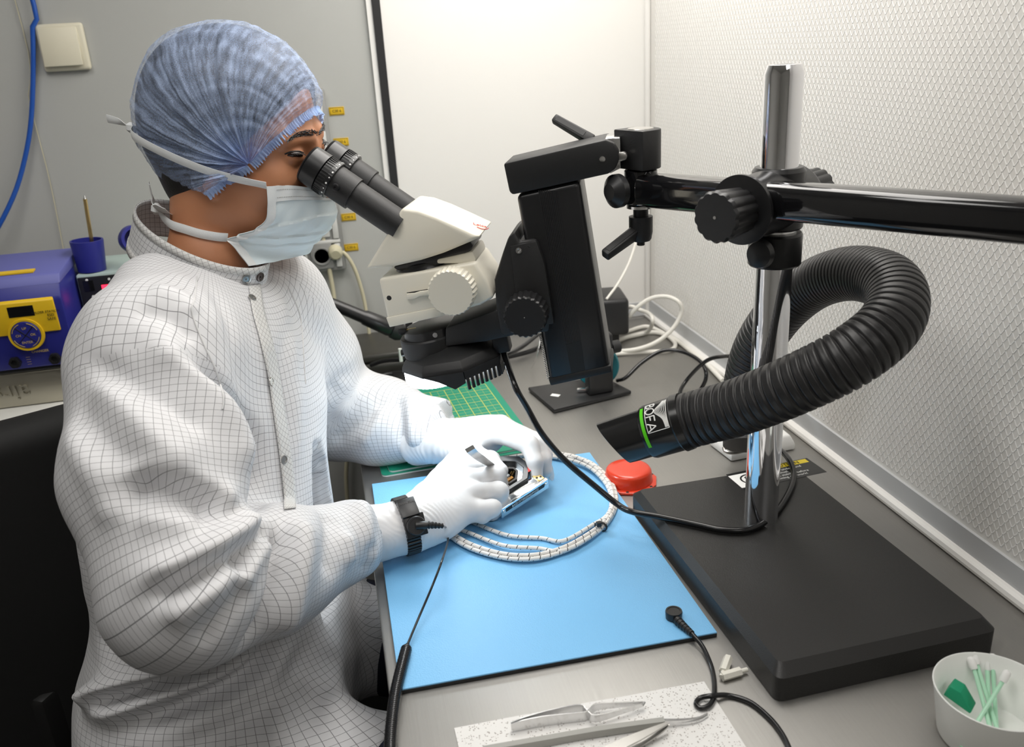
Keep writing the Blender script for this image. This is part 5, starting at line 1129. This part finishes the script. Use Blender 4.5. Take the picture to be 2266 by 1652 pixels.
# sleeve hanging in front of the chest
fold(.014, .018, (335, 745), (395, 812), (470, 885), (525, 970), (538, 1055))
fold(-.020, .011, (420, 790), (500, 872), (556, 960), (566, 1060), (560, 1130))
fold(-.009, .012, (200, 800), (300, 850), (395, 905), (460, 960))
fold(.009, .014, (215, 845), (285, 915), (360, 985), (445, 1030))
fold(-.007, .012, (175, 900), (240, 985), (320, 1040))
fold(.007, .014, (160, 960), (215, 1060), (250, 1170))
FC = 1
# pocket of slack inside the elbow
fold(.011, .013, (262, 1050), (330, 1040), (420, 1062), (490, 1098), (520, 1120))
fold(-.019, .019, (275, 1075), (350, 1078), (430, 1100), (490, 1135))
fold(.006, .016, (300, 1135), (380, 1140), (450, 1160))
fold(.014, .013, (318, 1292), (395, 1255), (475, 1215), (545, 1165), (572, 1160))
fold(-.013, .010, (330, 1320), (410, 1290), (490, 1250), (540, 1215))
fold(.010, .013, (360, 1370), (440, 1320), (500, 1265), (530, 1240))
fold(-.010, .010, (520, 1285), (545, 1230), (575, 1185), (600, 1175))
fold(.009, .010, (530, 1300), (556, 1240), (590, 1190))
fold(-.007, .012, (430, 1430), (500, 1360), (545, 1290))
fold(-.018, .008, (618, 1165), (620, 1240), (606, 1320), (578, 1385), (545, 1430))
fold(.013, .018, (660, 1150), (662, 1230), (645, 1320), (615, 1390))
fold(-.007, .013, (720, 1130), (735, 1200), (725, 1280))
fold(.009, .014, (790, 1115), (805, 1180), (815, 1250))
fold(-.009, .009, (690, 1300), (745, 1330), (790, 1300))
fold(.008, .010, (760, 1180), (770, 1250), (755, 1330))
fold(-.006, .008, (810, 1200), (800, 1260), (775, 1310))
FC = None
# chest
fold(-.004, .012, (470, 640), (520, 760), (545, 880))
fold(.005, .014, (610, 640), (640, 760), (660, 900), (655, 1040))
fold(-.005, .012, (640, 700), (618, 820), (640, 960))
fold(.006, .013, (330, 640), (400, 660), (430, 700))
fold(-.006, .010, (300, 690), (370, 705), (430, 760))
FC = 0
# waist and hip
fold(-.020, .012, (160, 1425), (230, 1418), (300, 1405), (345, 1395))
fold(.016, .016, (165, 1375), (240, 1370), (320, 1350))
fold(.030, .014, (195, 1552), (260, 1508), (340, 1470), (430, 1450))
fold(-.022, .010, (225, 1560), (320, 1518), (420, 1488), (520, 1450))
fold(.026, .012, (215, 1580), (300, 1555), (400, 1515), (500, 1475), (570, 1415))
fold(-.022, .012, (300, 1590), (380, 1570), (470, 1530), (560, 1470), (620, 1410))
fold(.008, .016, (370, 1640), (470, 1590), (560, 1530), (640, 1440))
fold(-.008, .013, (380, 1645), (470, 1620), (560, 1570), (640, 1500), (690, 1420))
fold(.007, .02, (720, 1390), (745, 1480), (735, 1600))
fold(-.006, .016, (690, 1450), (700, 1540), (680, 1640))
fold(.006, .016, (600, 1500), (620, 1580), (610, 1650))
fold(-.008, .016, (130, 1130), (165, 1250), (190, 1330))
FC = 2
# far sleeve
fold(-.010, .013, (690, 870), (740, 860), (790, 815), (815, 790))
fold(.009, .014, (690, 920), (760, 905), (820, 860), (850, 835))
fold(.008, .012, (720, 690), (705, 760), (690, 830))
fold(-.008, .010, (735, 980), (790, 940), (830, 900), (850, 870))
fold(-.010, .008, (880, 872), (884, 920), (892, 985))
fold(.009, .012, (905, 868), (912, 920), (918, 990))
fold(.006, .010, (800, 985), (830, 940), (845, 890))
fold(-.006, .009, (965, 890), (990, 905), (1010, 930))
fold(.007, .010, (940, 900), (975, 915), (985, 945))
CN = normals(CV, CF); disp = np.zeros(len(CV))
for amp, wid, px, fc in FOLDS:
    C = trace(px, fc)
    if len(C) < 2: continue
    C = spline(C, 24) if len(C) > 2 else C
    near = np.all((CV > C.min(0) - wid * 3) & (CV < C.max(0) + wid * 3), axis=1)
    if fc is not None: near &= vcomp == fc
    idx = np.nonzero(near)[0]
    d, t = seg_dist(CV[idx], C); disp[idx] += amp * (1.45 if fc == 1 else 1.1) * np.exp(-(d / wid) ** 2) * np.clip(np.minimum(t, 1 - t) * 5 + .25, 0, 1) * (d < wid * 2.6)
# soft random slackness of the cloth
def vnoise(P, f, seed):
    r = np.random.default_rng(seed); T = r.uniform(-1, 1, (32, 32, 32)); Q = P * f + 100; i = np.floor(Q).astype(int); fr = Q - i; fr = fr * fr * (3 - 2 * fr); o = 0
    for a in (0, 1):
        for b in (0, 1):
            for c in (0, 1):
                w = (fr[:, 0] if a else 1 - fr[:, 0]) * (fr[:, 1] if b else 1 - fr[:, 1]) * (fr[:, 2] if c else 1 - fr[:, 2]); o = o + w * T[(i[:, 0] + a) % 32, (i[:, 1] + b) % 32, (i[:, 2] + c) % 32]
    return o
disp += .0042 * vnoise(CV, 11, 21) + .0018 * vnoise(CV, 30, 22)
CV = CV + CN * disp[:, None]; CV = relax(CV, CF, 2, .5)
m = mat('coat_white', (.70, .70, .715), .62, bump=.05, bscale=1500); nt = m.node_tree; s_, tc = sep(nt, 'UV')
gl = mmax(nt, line_fac(nt, s_.outputs[0], .0064, .00040), line_fac(nt, s_.outputs[1], .0064, .00040))
nt.links.new(mixcol(nt, gl, (.70, .70, .715), (.24, .24, .25)), BS(m).inputs['Base Color'])
def polyuv(P, pts, R, seed_x):
    """length along a bent limb and angle around it"""
    C = spline(pts, 40); T, X, Y = frames(C); x0 = seed_x - T[0] * (seed_x @ T[0]); a0 = math.atan2(x0 @ Y[0], x0 @ X[0])
    s = np.concatenate([[0], np.cumsum(np.linalg.norm(np.diff(C, axis=0), axis=1))]); D2 = ((P[:, None] - C[None]) ** 2).sum(2); W = np.exp(-D2 / (2 * .018 ** 2) + (D2.min(1) / (2 * .018 ** 2))[:, None]); W /= W.sum(1)[:, None]
    Cm, Tm, Xm, Ym = W @ C, W @ T, W @ X, W @ Y; L = W @ s + ((P - Cm) * Tm).sum(1); q = P - Cm
    return L, np.arctan2((q * Ym).sum(1), (q * Xm).sum(1)) - a0, R
def coat_uv(obj, V, F):
    ce_ = V[F].mean(1); pr = np.stack(coat_parts(ce_), 1); pr[:, 0] = np.minimum(pr[:, 0] - .004, pr[:, 3:].min(1)); comp = pr[:, :3].argmin(1)
    UV = np.zeros((len(F), 4, 2))
    vm = {}
    for k in range(3):
        fs = np.nonzero(comp == k)[0]
        if not len(fs): continue
        vi = np.unique(F[fs]); P = V[vi]; mapi = np.zeros(len(V), int); mapi[vi] = np.arange(len(vi))
        if k == 0:
            ax = A(-.185, 1.0, 0) + np.outer(np.clip(P[:, 2] / (CT[2] - .03), 0, 1) ** 2, A(CT[0] + .185, CT[1] - 1.0, 0)); q = P - ax; an = np.arctan2(q @ SDr, q @ FW); R = .130
            o_ = CT - A(.01, 0, .10); L = -np.sqrt((.9 * np.linalg.norm((P - o_)[:, :2], axis=1)) ** 2 + np.maximum(o_[2] + .06 - P[:, 2], 0) ** 2)
        elif k == 1: L, an, R = polyuv(P, armR, .074, A(0, 0, 1))
        elif k == 2: L, an, R = polyuv(P, armL, .064, A(0, 0, 1))
        f4 = mapi[F[fs]]; a4 = an[f4]; a4 = a4[:, :1] + (a4 - a4[:, :1] + np.pi) % (2 * np.pi) - np.pi
        UV[fs, :, 0] = a4 * R; UV[fs, :, 1] = L[f4]
    uvl = obj.data.uv_layers.new(name='UVMap'); uvl.data.foreach_set('uv', UV.reshape(-1))
coat = ob('coat', (CV, CF), m, pn, smooth=180)
coat_uv(coat, CV, CF)
m2 = mat('coat_trim', (.70, .70, .71), .62); nt = m2.node_tree; s_, tc = sep(nt, 'UV')
def lin2(a, b):
    n1 = nt.nodes.new('ShaderNodeMath'); n1.operation = a; nt.links.new(s_.outputs[0], n1.inputs[0]); nt.links.new(s_.outputs[1], n1.inputs[1]); return n1.outputs[0]
gl = mmax(nt, line_fac(nt, s_.outputs[0], .0064, .0005), line_fac(nt, s_.outputs[1], .0064, .0005)); nt.links.new(mixcol(nt, gl, (.70, .70, .71), (.25, .25, .26)), BS(m2).inputs['Base Color'])
m3 = mat('coat_binding', (.68, .675, .66), .62); nt = m3.node_tree; s_, tc = sep(nt, 'UV')
gl = mmax(nt, line_fac(nt, lin2('ADD', 0), .0075, .0006), line_fac(nt, lin2('SUBTRACT', 0), .0075, .0006)); nt.links.new(mixcol(nt, gl, (.68, .675, .66), (.28, .27, .26)), BS(m3).inputs['Base Color'])
def sheet(name, P, m_, parent, t=.0012):
    """thin cloth strip from a grid of points, with metric uv"""
    a, b = P.shape[:2]; V, F = grid_vf(P); o = ob(name, (V, F), m_, parent, smooth=180)
    su = np.concatenate([np.zeros((1, b)), np.cumsum(np.linalg.norm(np.diff(P, axis=0), axis=2), axis=0)]); sv = np.concatenate([np.zeros((a, 1)), np.cumsum(np.linalg.norm(np.diff(P, axis=1), axis=2), axis=1)], 1)
    uv = np.stack([sv.reshape(-1), su.reshape(-1)], 1); li = np.zeros(len(o.data.loops), int); o.data.loops.foreach_get('vertex_index', li); u = o.data.uv_layers.new(name='UVMap'); u.data.foreach_set('uv', uv[li].reshape(-1))
    md = o.modifiers.new('thickness', 'SOLIDIFY'); md.thickness = t; md.offset = 1; return o
# stand collar
def col_pt(k, up):
    """k in 0..1 round the neck from the front opening, up 0..1; the ring dips towards the front"""
    an = math.pi * 2 * k; f, s = math.cos(an) * (.079 - .004 * up), math.sin(an) * (.063 - .004 * up)
    return CT + FW * f + SDr * s + A(0, 0, -.038 * math.cos(an)) + nrm(A(.35, -.20, 1)) * ((up - 1) * .048)
KK, UU = np.linspace(-.012, 1.0, 90), np.linspace(0, 1, 12)
CP = np.array([[col_pt(k, u) for k in KK] for u in UU]); cl_ = sheet('collar', CP, m2, coat, .0016)
cen = CP.mean((0, 1)); outw = lambda P: (P - cen) / np.linalg.norm(P - cen, axis=-1)[..., None]
for r0, r1 in ((0, 3), (9, 12)):
    B = CP[r0:r1] + outw(CP[r0:r1]) * .0016; sheet('binding', B, m3, cl_, .0010)
mat('snap_metal', (.42, .40, .37), .3, 1.0); mat('snap_dark', (.07, .055, .05), .35, .6)
def front_pt(u, v, lift=.0015):
    h = bvh2.ray_cast(Vector(CC), Vector(ray(u, v))); return np.array(h[0][:]) + np.array(h[1][:]) * lift, np.array(h[1][:])
bvh2 = BVHTree.FromPolygons(CV.tolist(), CF.tolist())
mat('coat_plain', (.67, .67, .67), .62)
# front placket: a narrow overlapping strip with snaps
plk = [(549, 636), (556, 690), (572, 750), (588, 820), (600, 900), (612, 980), (622, 1060), (628, 1130)]
row0, row1 = [], []
for u, v in [tuple(x) for x in spline(np.array(plk, float), 60)]:
    a, n_ = front_pt(u, v, .001); b_, n2 = front_pt(u + 26, v - 4, .001); row0.append(a + n_ * .0008); row1.append(b_ + n2 * .0002)
P_ = np.array([np.array(row0) * (1 - t) + np.array(row1) * t + 0 for t in np.linspace(0, 1, 6)])
sheet('placket', P_, m3, coat, .0012)
for u, v in ((552, 662), (592, 844), (621, 1016)):
    p, n_ = front_pt(u + 3, v, .003); ob('snap', lathe([(0, .0050), (.0010, .0048), (.0010, .0036), (.0004, .0034)], p, n_, 20), 'snap_metal', coat)
cvf = grid_vf(CP); colb = BVHTree.FromPolygons(cvf[0].tolist(), cvf[1])
for u, v, m_ in ((543, 616, 'snap_metal'), (572, 611, 'snap_dark')):
    h = colb.ray_cast(Vector(CC), Vector(ray(u, v)))
    if h[0] is None: continue
    n_ = np.array(h[1][:]); n_ = n_ if n_ @ ray(u, v) < 0 else -n_
    ob('snap', lathe([(0, .0058), (.0016, .0056), (.0018, .0038), (.0010, .0034), (.0010, .0012), (.0022, .0010)], np.array(h[0][:]) + n_ * .0022, n_, 24), m_, coat)
# raglan seam: a thin raised welt from the collar down the chest
for px in ([(436, 612), (430, 660), (424, 690), (450, 760), (478, 820), (494, 880), (492, 905)], [(640, 640), (662, 690), (668, 730), (672, 790), (676, 850)]):
    C = []
    for u, v in spline(np.array(px, float), 40):
        h = bvh2.ray_cast(Vector(CC), Vector(ray(u, v)))
        if h[0] is not None: C.append(np.array(h[0][:]) + np.array(h[1][:]) * .0004)
    ob('seam', tube(np.array(C), .0009, 6), 'coat_plain', coat, smooth=60)
# dark trousers showing below the coat hem
mat('trouser_navy', (.010, .013, .03), .8)
def tr_sdf(P): return np.minimum(chain(P, [thR[0], thR[2], A(.16, .70, -.21), A(.20, .70, -.60)], [.085, .078, .07, .055]), chain(P, [thL[0], thL[2], A(.20, .93, -.22), A(.24, .93, -.62)], [.085, .076, .068, .055]))
V, F = nets(tr_sdf, A(-.32, .58, -.66), A(.32, 1.2, -.07), .008); ob('trousers', (V, F), 'trouser_navy', pn, smooth=180)
for x, y in ((.21, .70), (.25, .93)): ob('shoe', bev(obox((x + .05, y - .02, -.70), (.12, -.04, 0), (.015, .04, 0), (0, 0, .04)), .025, 4), 'black_rubber', pn)

# ------------------------------------------------------------------ chair behind the operator
ch = thing('office_chair', 'black office chair behind the operator', 'chair', (-.33, 1.05, ZF))
mat('chair_black', (.006, .006, .006), .7, bump=.1, bscale=800); mat('chair_plastic', (.01, .01, .01), .45)
CB = np.stack([nrm(A(.40, -.92, 0)), nrm(A(.92, .40, 0)), A(0, 0, 1)], 1); cx0 = A(-.47, 1.10, 0)
def back_sdf(P):
    Q = (P - cx0) @ CB; Q = Q - np.stack([.35 * (Q[:, 1] ** 2) * -1.0 + 0 * Q[:, 2], 0 * Q[:, 0], 0 * Q[:, 0]], 1)
    d = sd_box(Q, (-.02, 0, -.085), (.035, .215, .25), .035); hole = sd_box(Q, (-.02, .30, .02), (.2, .05, .05), .03) + .02; return np.maximum(d, -hole)
V, F = nets(back_sdf, A(-.75, .75, -.36), A(-.15, 1.45, .25), .007); ob('backrest', (V, F), 'chair_black', ch, smooth=180)
V, F = nets(lambda P: sd_box((P - A(-.19, .96, -.36)) @ TB, (0, 0, 0), (.23, .25, .05), .045), A(-.55, .60, -.44), A(.18, 1.32, -.28), .008); ob('seat', (V, F), 'chair_black', ch, smooth=180)
ob('back_stem', bev(obox((-.46, 1.12, -.34), FW * .02, SDr * .05, A(0, 0, .12)), .01), 'chair_plastic', ch); ob('stem_foot', bev(obox((-.36, 1.06, -.44), FW * .14, SDr * .05, A(0, 0, .02)), .01), 'chair_plastic', ch)
ob('gas_lift', cyl((-.22, .98, -.70), (-.22, .98, -.42), .03, 24), 'chair_plastic', ch); ob('hub', cyl((-.22, .98, -.735), (-.22, .98, -.66), .05, 24), 'chair_plastic', ch)
for k in range(5):
    a = math.radians(72 * k + 20); d = A(math.cos(a), math.sin(a), 0); ob('base_leg', bev(obox(A(-.22, .98, -.70) + d * .16, d * .15, A(-d[1], d[0], 0) * .024, A(0, 0, .014)), .006), 'chair_plastic', ch)
    cs_ = ob('caster', lathe([(-.022, .02), (-.02, .0285), (.02, .0285), (.022, .02)], A(-.22, .98, -.7495) + d * .30, A(-d[1], d[0], 0), 24), 'chair_plastic', ch)
    ob('caster_fork', cyl(A(-.22, .98, -.75) + d * .30, A(-.22, .98, -.69) + d * .30, .008, 10), 'chair_plastic', ch)
# ------------------------------------------------------------------ gloved hands
m = mat('glove_white', (.76, .755, .76), .42, bump=.12, bscale=120); BS(m).inputs['Subsurface Weight'].default_value = .1; BS(m).inputs['Subsurface Radius'].default_value = (.006, .006, .006)
gR_w = pz(893, 1166, .046); gR_c = pd(800, 1186, 1.062)
mR = [pz(1020, 1030, .060), pz(1034, 1060, .058), pz(1040, 1092, .050), pz(1028, 1128, .040)]
pR = [pz(1085, 1017, .056), pz(1098, 1051, .052), pz(1103, 1086, .044), pz(1090, 1124, .037)]
def curl(m_, p, a, l1, l2):
    """remaining two phalanges bend down and back under the knuckle"""
    d = nrm(p - m_); dn_ = A(0, 0, -1); q = p + nrm(d * math.cos(a) + dn_ * math.sin(a)) * l1; a2 = a + .9; t = q + nrm(d * math.cos(a2) + dn_ * math.sin(a2)) * l2; return q, t
def handR(P):
    d = sd_cone(P, gR_c, gR_w, .036, .031)
    pm = (mR[0] + mR[1] + mR[2] + mR[3]) / 4
    fl = np.stack([nrm(pm - gR_w), nrm(np.cross(A(.15, -.35, 1), nrm(pm - gR_w))), A(0, 0, 0)], 1); fl[:, 2] = np.cross(fl[:, 0], fl[:, 1])
    d = smin(d, sd_ell(P, gR_w * .52 + pm * .48 - A(0, 0, .007), (.060, .041, .027), fl), .022)
    for k in range(4):
        d = smin(d, sd_cone(P, gR_w * .7 + mR[k] * .3, mR[k], .020, .0135), .012)
    f = None
    for k in range(4):
        q, t = curl(mR[k], pR[k], (1.25, 1.3, 1.5, 2.5)[k], .021 - .005 * (k == 3), .016); r = (.0122, .0125, .012, .0105)[k]
        e = chain(P, [mR[k], mR[k] * .4 + pR[k] * .6, pR[k], q, t], [r * 1.12, r * .98, r * 1.05, r * .92, r * .8], .004); f = e if f is None else smin(f, e, .0018)
    d = smin(d, f, .008)
    th = [gR_w * .55 + mR[0] * .45 + A(-.004, .014, -.008), pz(1018, 1010, .046), pz(1062, 1012, .036), pz(1092, 1035, .028)]
    d = smin(d, chain(P, th, [.020, .0145, .0125, .0095], .006), .010)
    # creases of the stretched glove at the wrist
    dd, tt = seg_dist(P, np.array([gR_c, gR_w, pm])); return d
lo_ = np.min(np.array([gR_c, gR_w] + mR + pR), 0) - .06; hi_ = np.max(np.array([gR_c, gR_w] + mR + pR), 0) + .05; lo_[2] = max(lo_[2], MZ + .0008)
V, F = nets(lambda P: np.maximum(handR(P), (P - gR_c) @ nrm(gR_c - gR_w) - .004), lo_, hi_, .0017); N = normals(V, F)
w_ = np.exp(-(np.linalg.norm(V - (gR_w + A(.012, .010, .02)), axis=1) / .035) ** 2); ax_ = nrm(mR[1] - gR_w); V = V + N * (.0011 * np.sin(((V - gR_w) @ ax_) * 900 + 14 * vnoise(V, 40, 5)) * w_ + .0008 * vnoise(V, 70, 6))[:, None]
V = relax(V, F, 1, .4)
ob('glove', (V, F), m, pn, smooth=180, label='white gloved hand nearer the camera, holding tweezers')
# left hand
gL_c, gL_w = pd(925, 972, 1.278), pd(985, 975, 1.245)
mL = [pd(1105, 958, 1.20), pd(1112, 948, 1.222), pd(1112, 942, 1.243), pd(1106, 940, 1.262)]
fL = [[mL[0], pd(1172, 985, 1.175), pd(1184, 1022, 1.165), pd(1187, 1056, 1.165)], [mL[1], pd(1190, 980, 1.195), pd(1203, 1018, 1.185), pd(1208, 1042, 1.185)],
      [mL[2], pd(1188, 975, 1.22), pd(1206, 1005, 1.215), pd(1206, 1035, 1.21)], [mL[3], pd(1170, 968, 1.245), pd(1188, 990, 1.24), pd(1192, 1012, 1.235)]]
thL_ = [pd(1010, 992, 1.225), pd(1050, 1004, 1.19), pd(1085, 1020, 1.165), pd(1110, 1040, 1.15)]
def handL(P):
    d = sd_cone(P, gL_c, gL_w, .038, .031); pm = sum(mL) / 4
    fl = np.stack([nrm(pm - gL_w), nrm(np.cross(A(0, -.3, 1), nrm(pm - gL_w))), A(0, 0, 0)], 1); fl[:, 2] = np.cross(fl[:, 0], fl[:, 1])
    d = smin(d, sd_ell(P, gL_w * .5 + pm * .5 - A(0, 0, .006), (.052, .038, .022), fl), .022)
    for k in range(4): d = smin(d, sd_cone(P, gL_w * .7 + mL[k] * .3, mL[k], .019, .0135), .012)
    f = None
    for k in range(4): r = (.0122, .0122, .0115, .0105)[k]; e = chain(P, fL[k], [r * 1.12, r * 1.05, r * .92, r * .72], .004); f = e if f is None else smin(f, e, .0018)
    d = smin(d, f, .008); return smin(d, chain(P, thL_, [.018, .0135, .012, .009], .006), .010)
al_ = np.array([gL_c, gL_w] + mL + [q for f in fL for q in f] + thL_); lo_ = al_.min(0) - .05; hi_ = al_.max(0) + .05; lo_[2] = max(lo_[2], .0075)
V, F = nets(lambda P: np.maximum(handL(P), (P - gL_c) @ nrm(gL_c - gL_w) - .004), lo_, hi_, .0017); N = normals(V, F)
w_ = np.exp(-(np.linalg.norm(V - gL_w, axis=1) / .04) ** 2); ax_ = nrm(mL[1] - gL_w); V = V + N * (.0010 * np.sin(((V - gL_w) @ ax_) * 800 + 14 * vnoise(V, 40, 8)) * w_ + .0008 * vnoise(V, 70, 9))[:, None]
V = relax(V, F, 1, .4); ob('glove', (V, F), m, pn, smooth=180, label='white gloved hand under the ring light')
# empty loose glove tip beyond the fingertip
m4 = mat('glove_thin', (.86, .85, .84), .4, alpha=.55)
V, F = lathe([(0, .009), (.012, .0085), (.022, .0062), (.027, .0028), (.028, .0004)], fL[1][2] + A(.004, .002, -.004), A(.25, -.25, -1), 20, squash=(1, .45)); ob('loose_fingertip', (V, F), m4, pn, smooth=60)

# ------------------------------------------------------------------ tweezers in the near hand
ht = thing('tweezers', 'mirror bright tweezers held upright in the near gloved hand', 'tweezers', tuple(pz(1075, 1030, .05)), 'tweezers on the wipe')
ht['group'] = 'tweezers in use'
ta_, tm_, tt_ = pd(1013, 940, 1.095), pd(1046, 1000, 1.085), pz(1120, 1052, .028)
sdn = nrm(np.cross(ray(1030, 960), tm_ - ta_))
for sg_ in (-1, 1):
    off_ = -ray(1030, 960) * .0012 * sg_
    C = spline([ta_ + off_ * .3, ta_ * .5 + tm_ * .5 + off_ * 2, tm_ + off_ * 2.4, tm_ * .4 + tt_ * .6 + off_ * 1.2, tt_], 30); w = np.interp(np.arange(30), [0, 1.5, 4, 12, 20, 29], [.0030, .0050, .0058, .0056, .004, .0008])
    V, F = [], []
    for i, p in enumerate(C): V += [p + sdn * w[i] + off_ * .25, p - sdn * w[i] + off_ * .25, p - sdn * w[i] - off_ * .25, p + sdn * w[i] - off_ * .25]
    for i in range(29): F += [[4 * i + k, 4 * i + (k + 1) % 4, 4 * i + 4 + (k + 1) % 4, 4 * i + 4 + k] for k in range(4)]
    F += [[3, 2, 1, 0], [116, 117, 118, 119]]; ob('blade', (np.array(V), F), 'tweezer_steel', ht, smooth=30)

# ------------------------------------------------------------------ wrist strap with coiled ground cord
wsr = thing('wrist_strap', 'black antistatic wrist strap with coiled cord worn over the white glove', 'strap', tuple(pz(908, 1160, .05)))
wc0 = gR_w + nrm(mR[1] - gR_w) * .004; wa = nrm(nrm(gR_w - gR_c) + .5 * nrm(mR[2] - gR_w)); X, Y, _ = basis(wa)
for k in range(44):
    a = 2 * math.pi * k / 44; rd = X * math.cos(a) + Y * math.sin(a); tg = -X * math.sin(a) + Y * math.cos(a)
    q = wc0 + rd * .0340
    if q[2] < MZ + .001: continue
    ob('band_link', bev(obox(q, wa * .0085, tg * .0017, rd * .0018), .0007, 1), 'black_satin', wsr)
def facing(u, v, r=.0345):
    """point of the band that shows at a pixel"""
    rr_ = ray(u, v); best = None
    for t in np.linspace(.95, 1.25, 900):
        p = CC + rr_ * t; q = p - wc0; q = q - wa * (q @ wa)
        if np.linalg.norm(q) < r: best = p; break
    return (best, nrm(q)) if best is not None else (CC + rr_ * 1.07, -rr_)
p1_, n1_ = facing(903, 1128); t1_ = nrm(np.cross(n1_, wa)); 
bk_ = ob('buckle', bev(obox(p1_ + n1_ * .003, wa * .0105, t1_ * .0125, n1_ * .0042), .001), 'black_plastic', wsr); text('lettering', 'OPEN SEAL', .0040, p1_ + n1_ * .0073 + t1_ * .006 * (1 if t1_[1] > 0 else -1), nrm(wa), np.cross(n1_, wa), 'black_satin', bk_)
p2_, n2_ = facing(918, 1162); t2_ = nrm(np.cross(n2_, wa)); ob('plate', bev(obox(p2_ + n2_ * .0015, wa * .0125, t2_ * .0130, n2_ * .0032), .001), 'black_plastic', wsr)
ob('snap_button', lathe([(0, .0112), (.006, .0112), (.0072, .0104), (.0072, .0085), (.0066, .0083)], p2_ + n2_ * .004, n2_, 32), 'black_plastic', wsr, smooth=40)
so = p2_ + n2_ * .0085; c1 = pd(945, 1161, np.linalg.norm(so - CC) - .001); c2 = pd(980, 1163, np.linalg.norm(so - CC) + .004)
C = spline([so, c1, c2], 70); ob('strain_relief', tube(C, np.interp(np.arange(70), [0, 30, 69], [.0052, .0046, .0030]) * (1 - .22 * ((np.sin(np.arange(70) / 70 * 2 * np.pi * 8) > .3) & (np.arange(70) > 28))), 12), 'black_plastic', wsr, smooth=40)
cd = [c2, pd(989, 1170, 1.075), pd(991, 1195, 1.065), pz(978, 1240, .050), pz(955, 1300, .034), pz(925, 1370, .018), pz(902, 1425, .012)]
ob('cord', tube(spline(cd, 70), .0013, 8), 'black_cable', wsr, smooth=60)
hx = spline([cd[-1], pz(890, 1470, .012), pz(876, 1530, .010), pz(868, 1590, .008), pz(864, 1640, .006), pz(862, 1720, .006)], 900); T, Xf, Yf = frames(hx); th_ = np.arange(900) * (2 * np.pi / 12.5); rad_ = np.clip(np.arange(900) / 40, .2, 1) * .0046
ob('coil', tube(hx + Xf * (np.cos(th_) * rad_)[:, None] + Yf * (np.sin(th_) * rad_)[:, None], .00135, 6), 'black_cable', wsr, smooth=60)
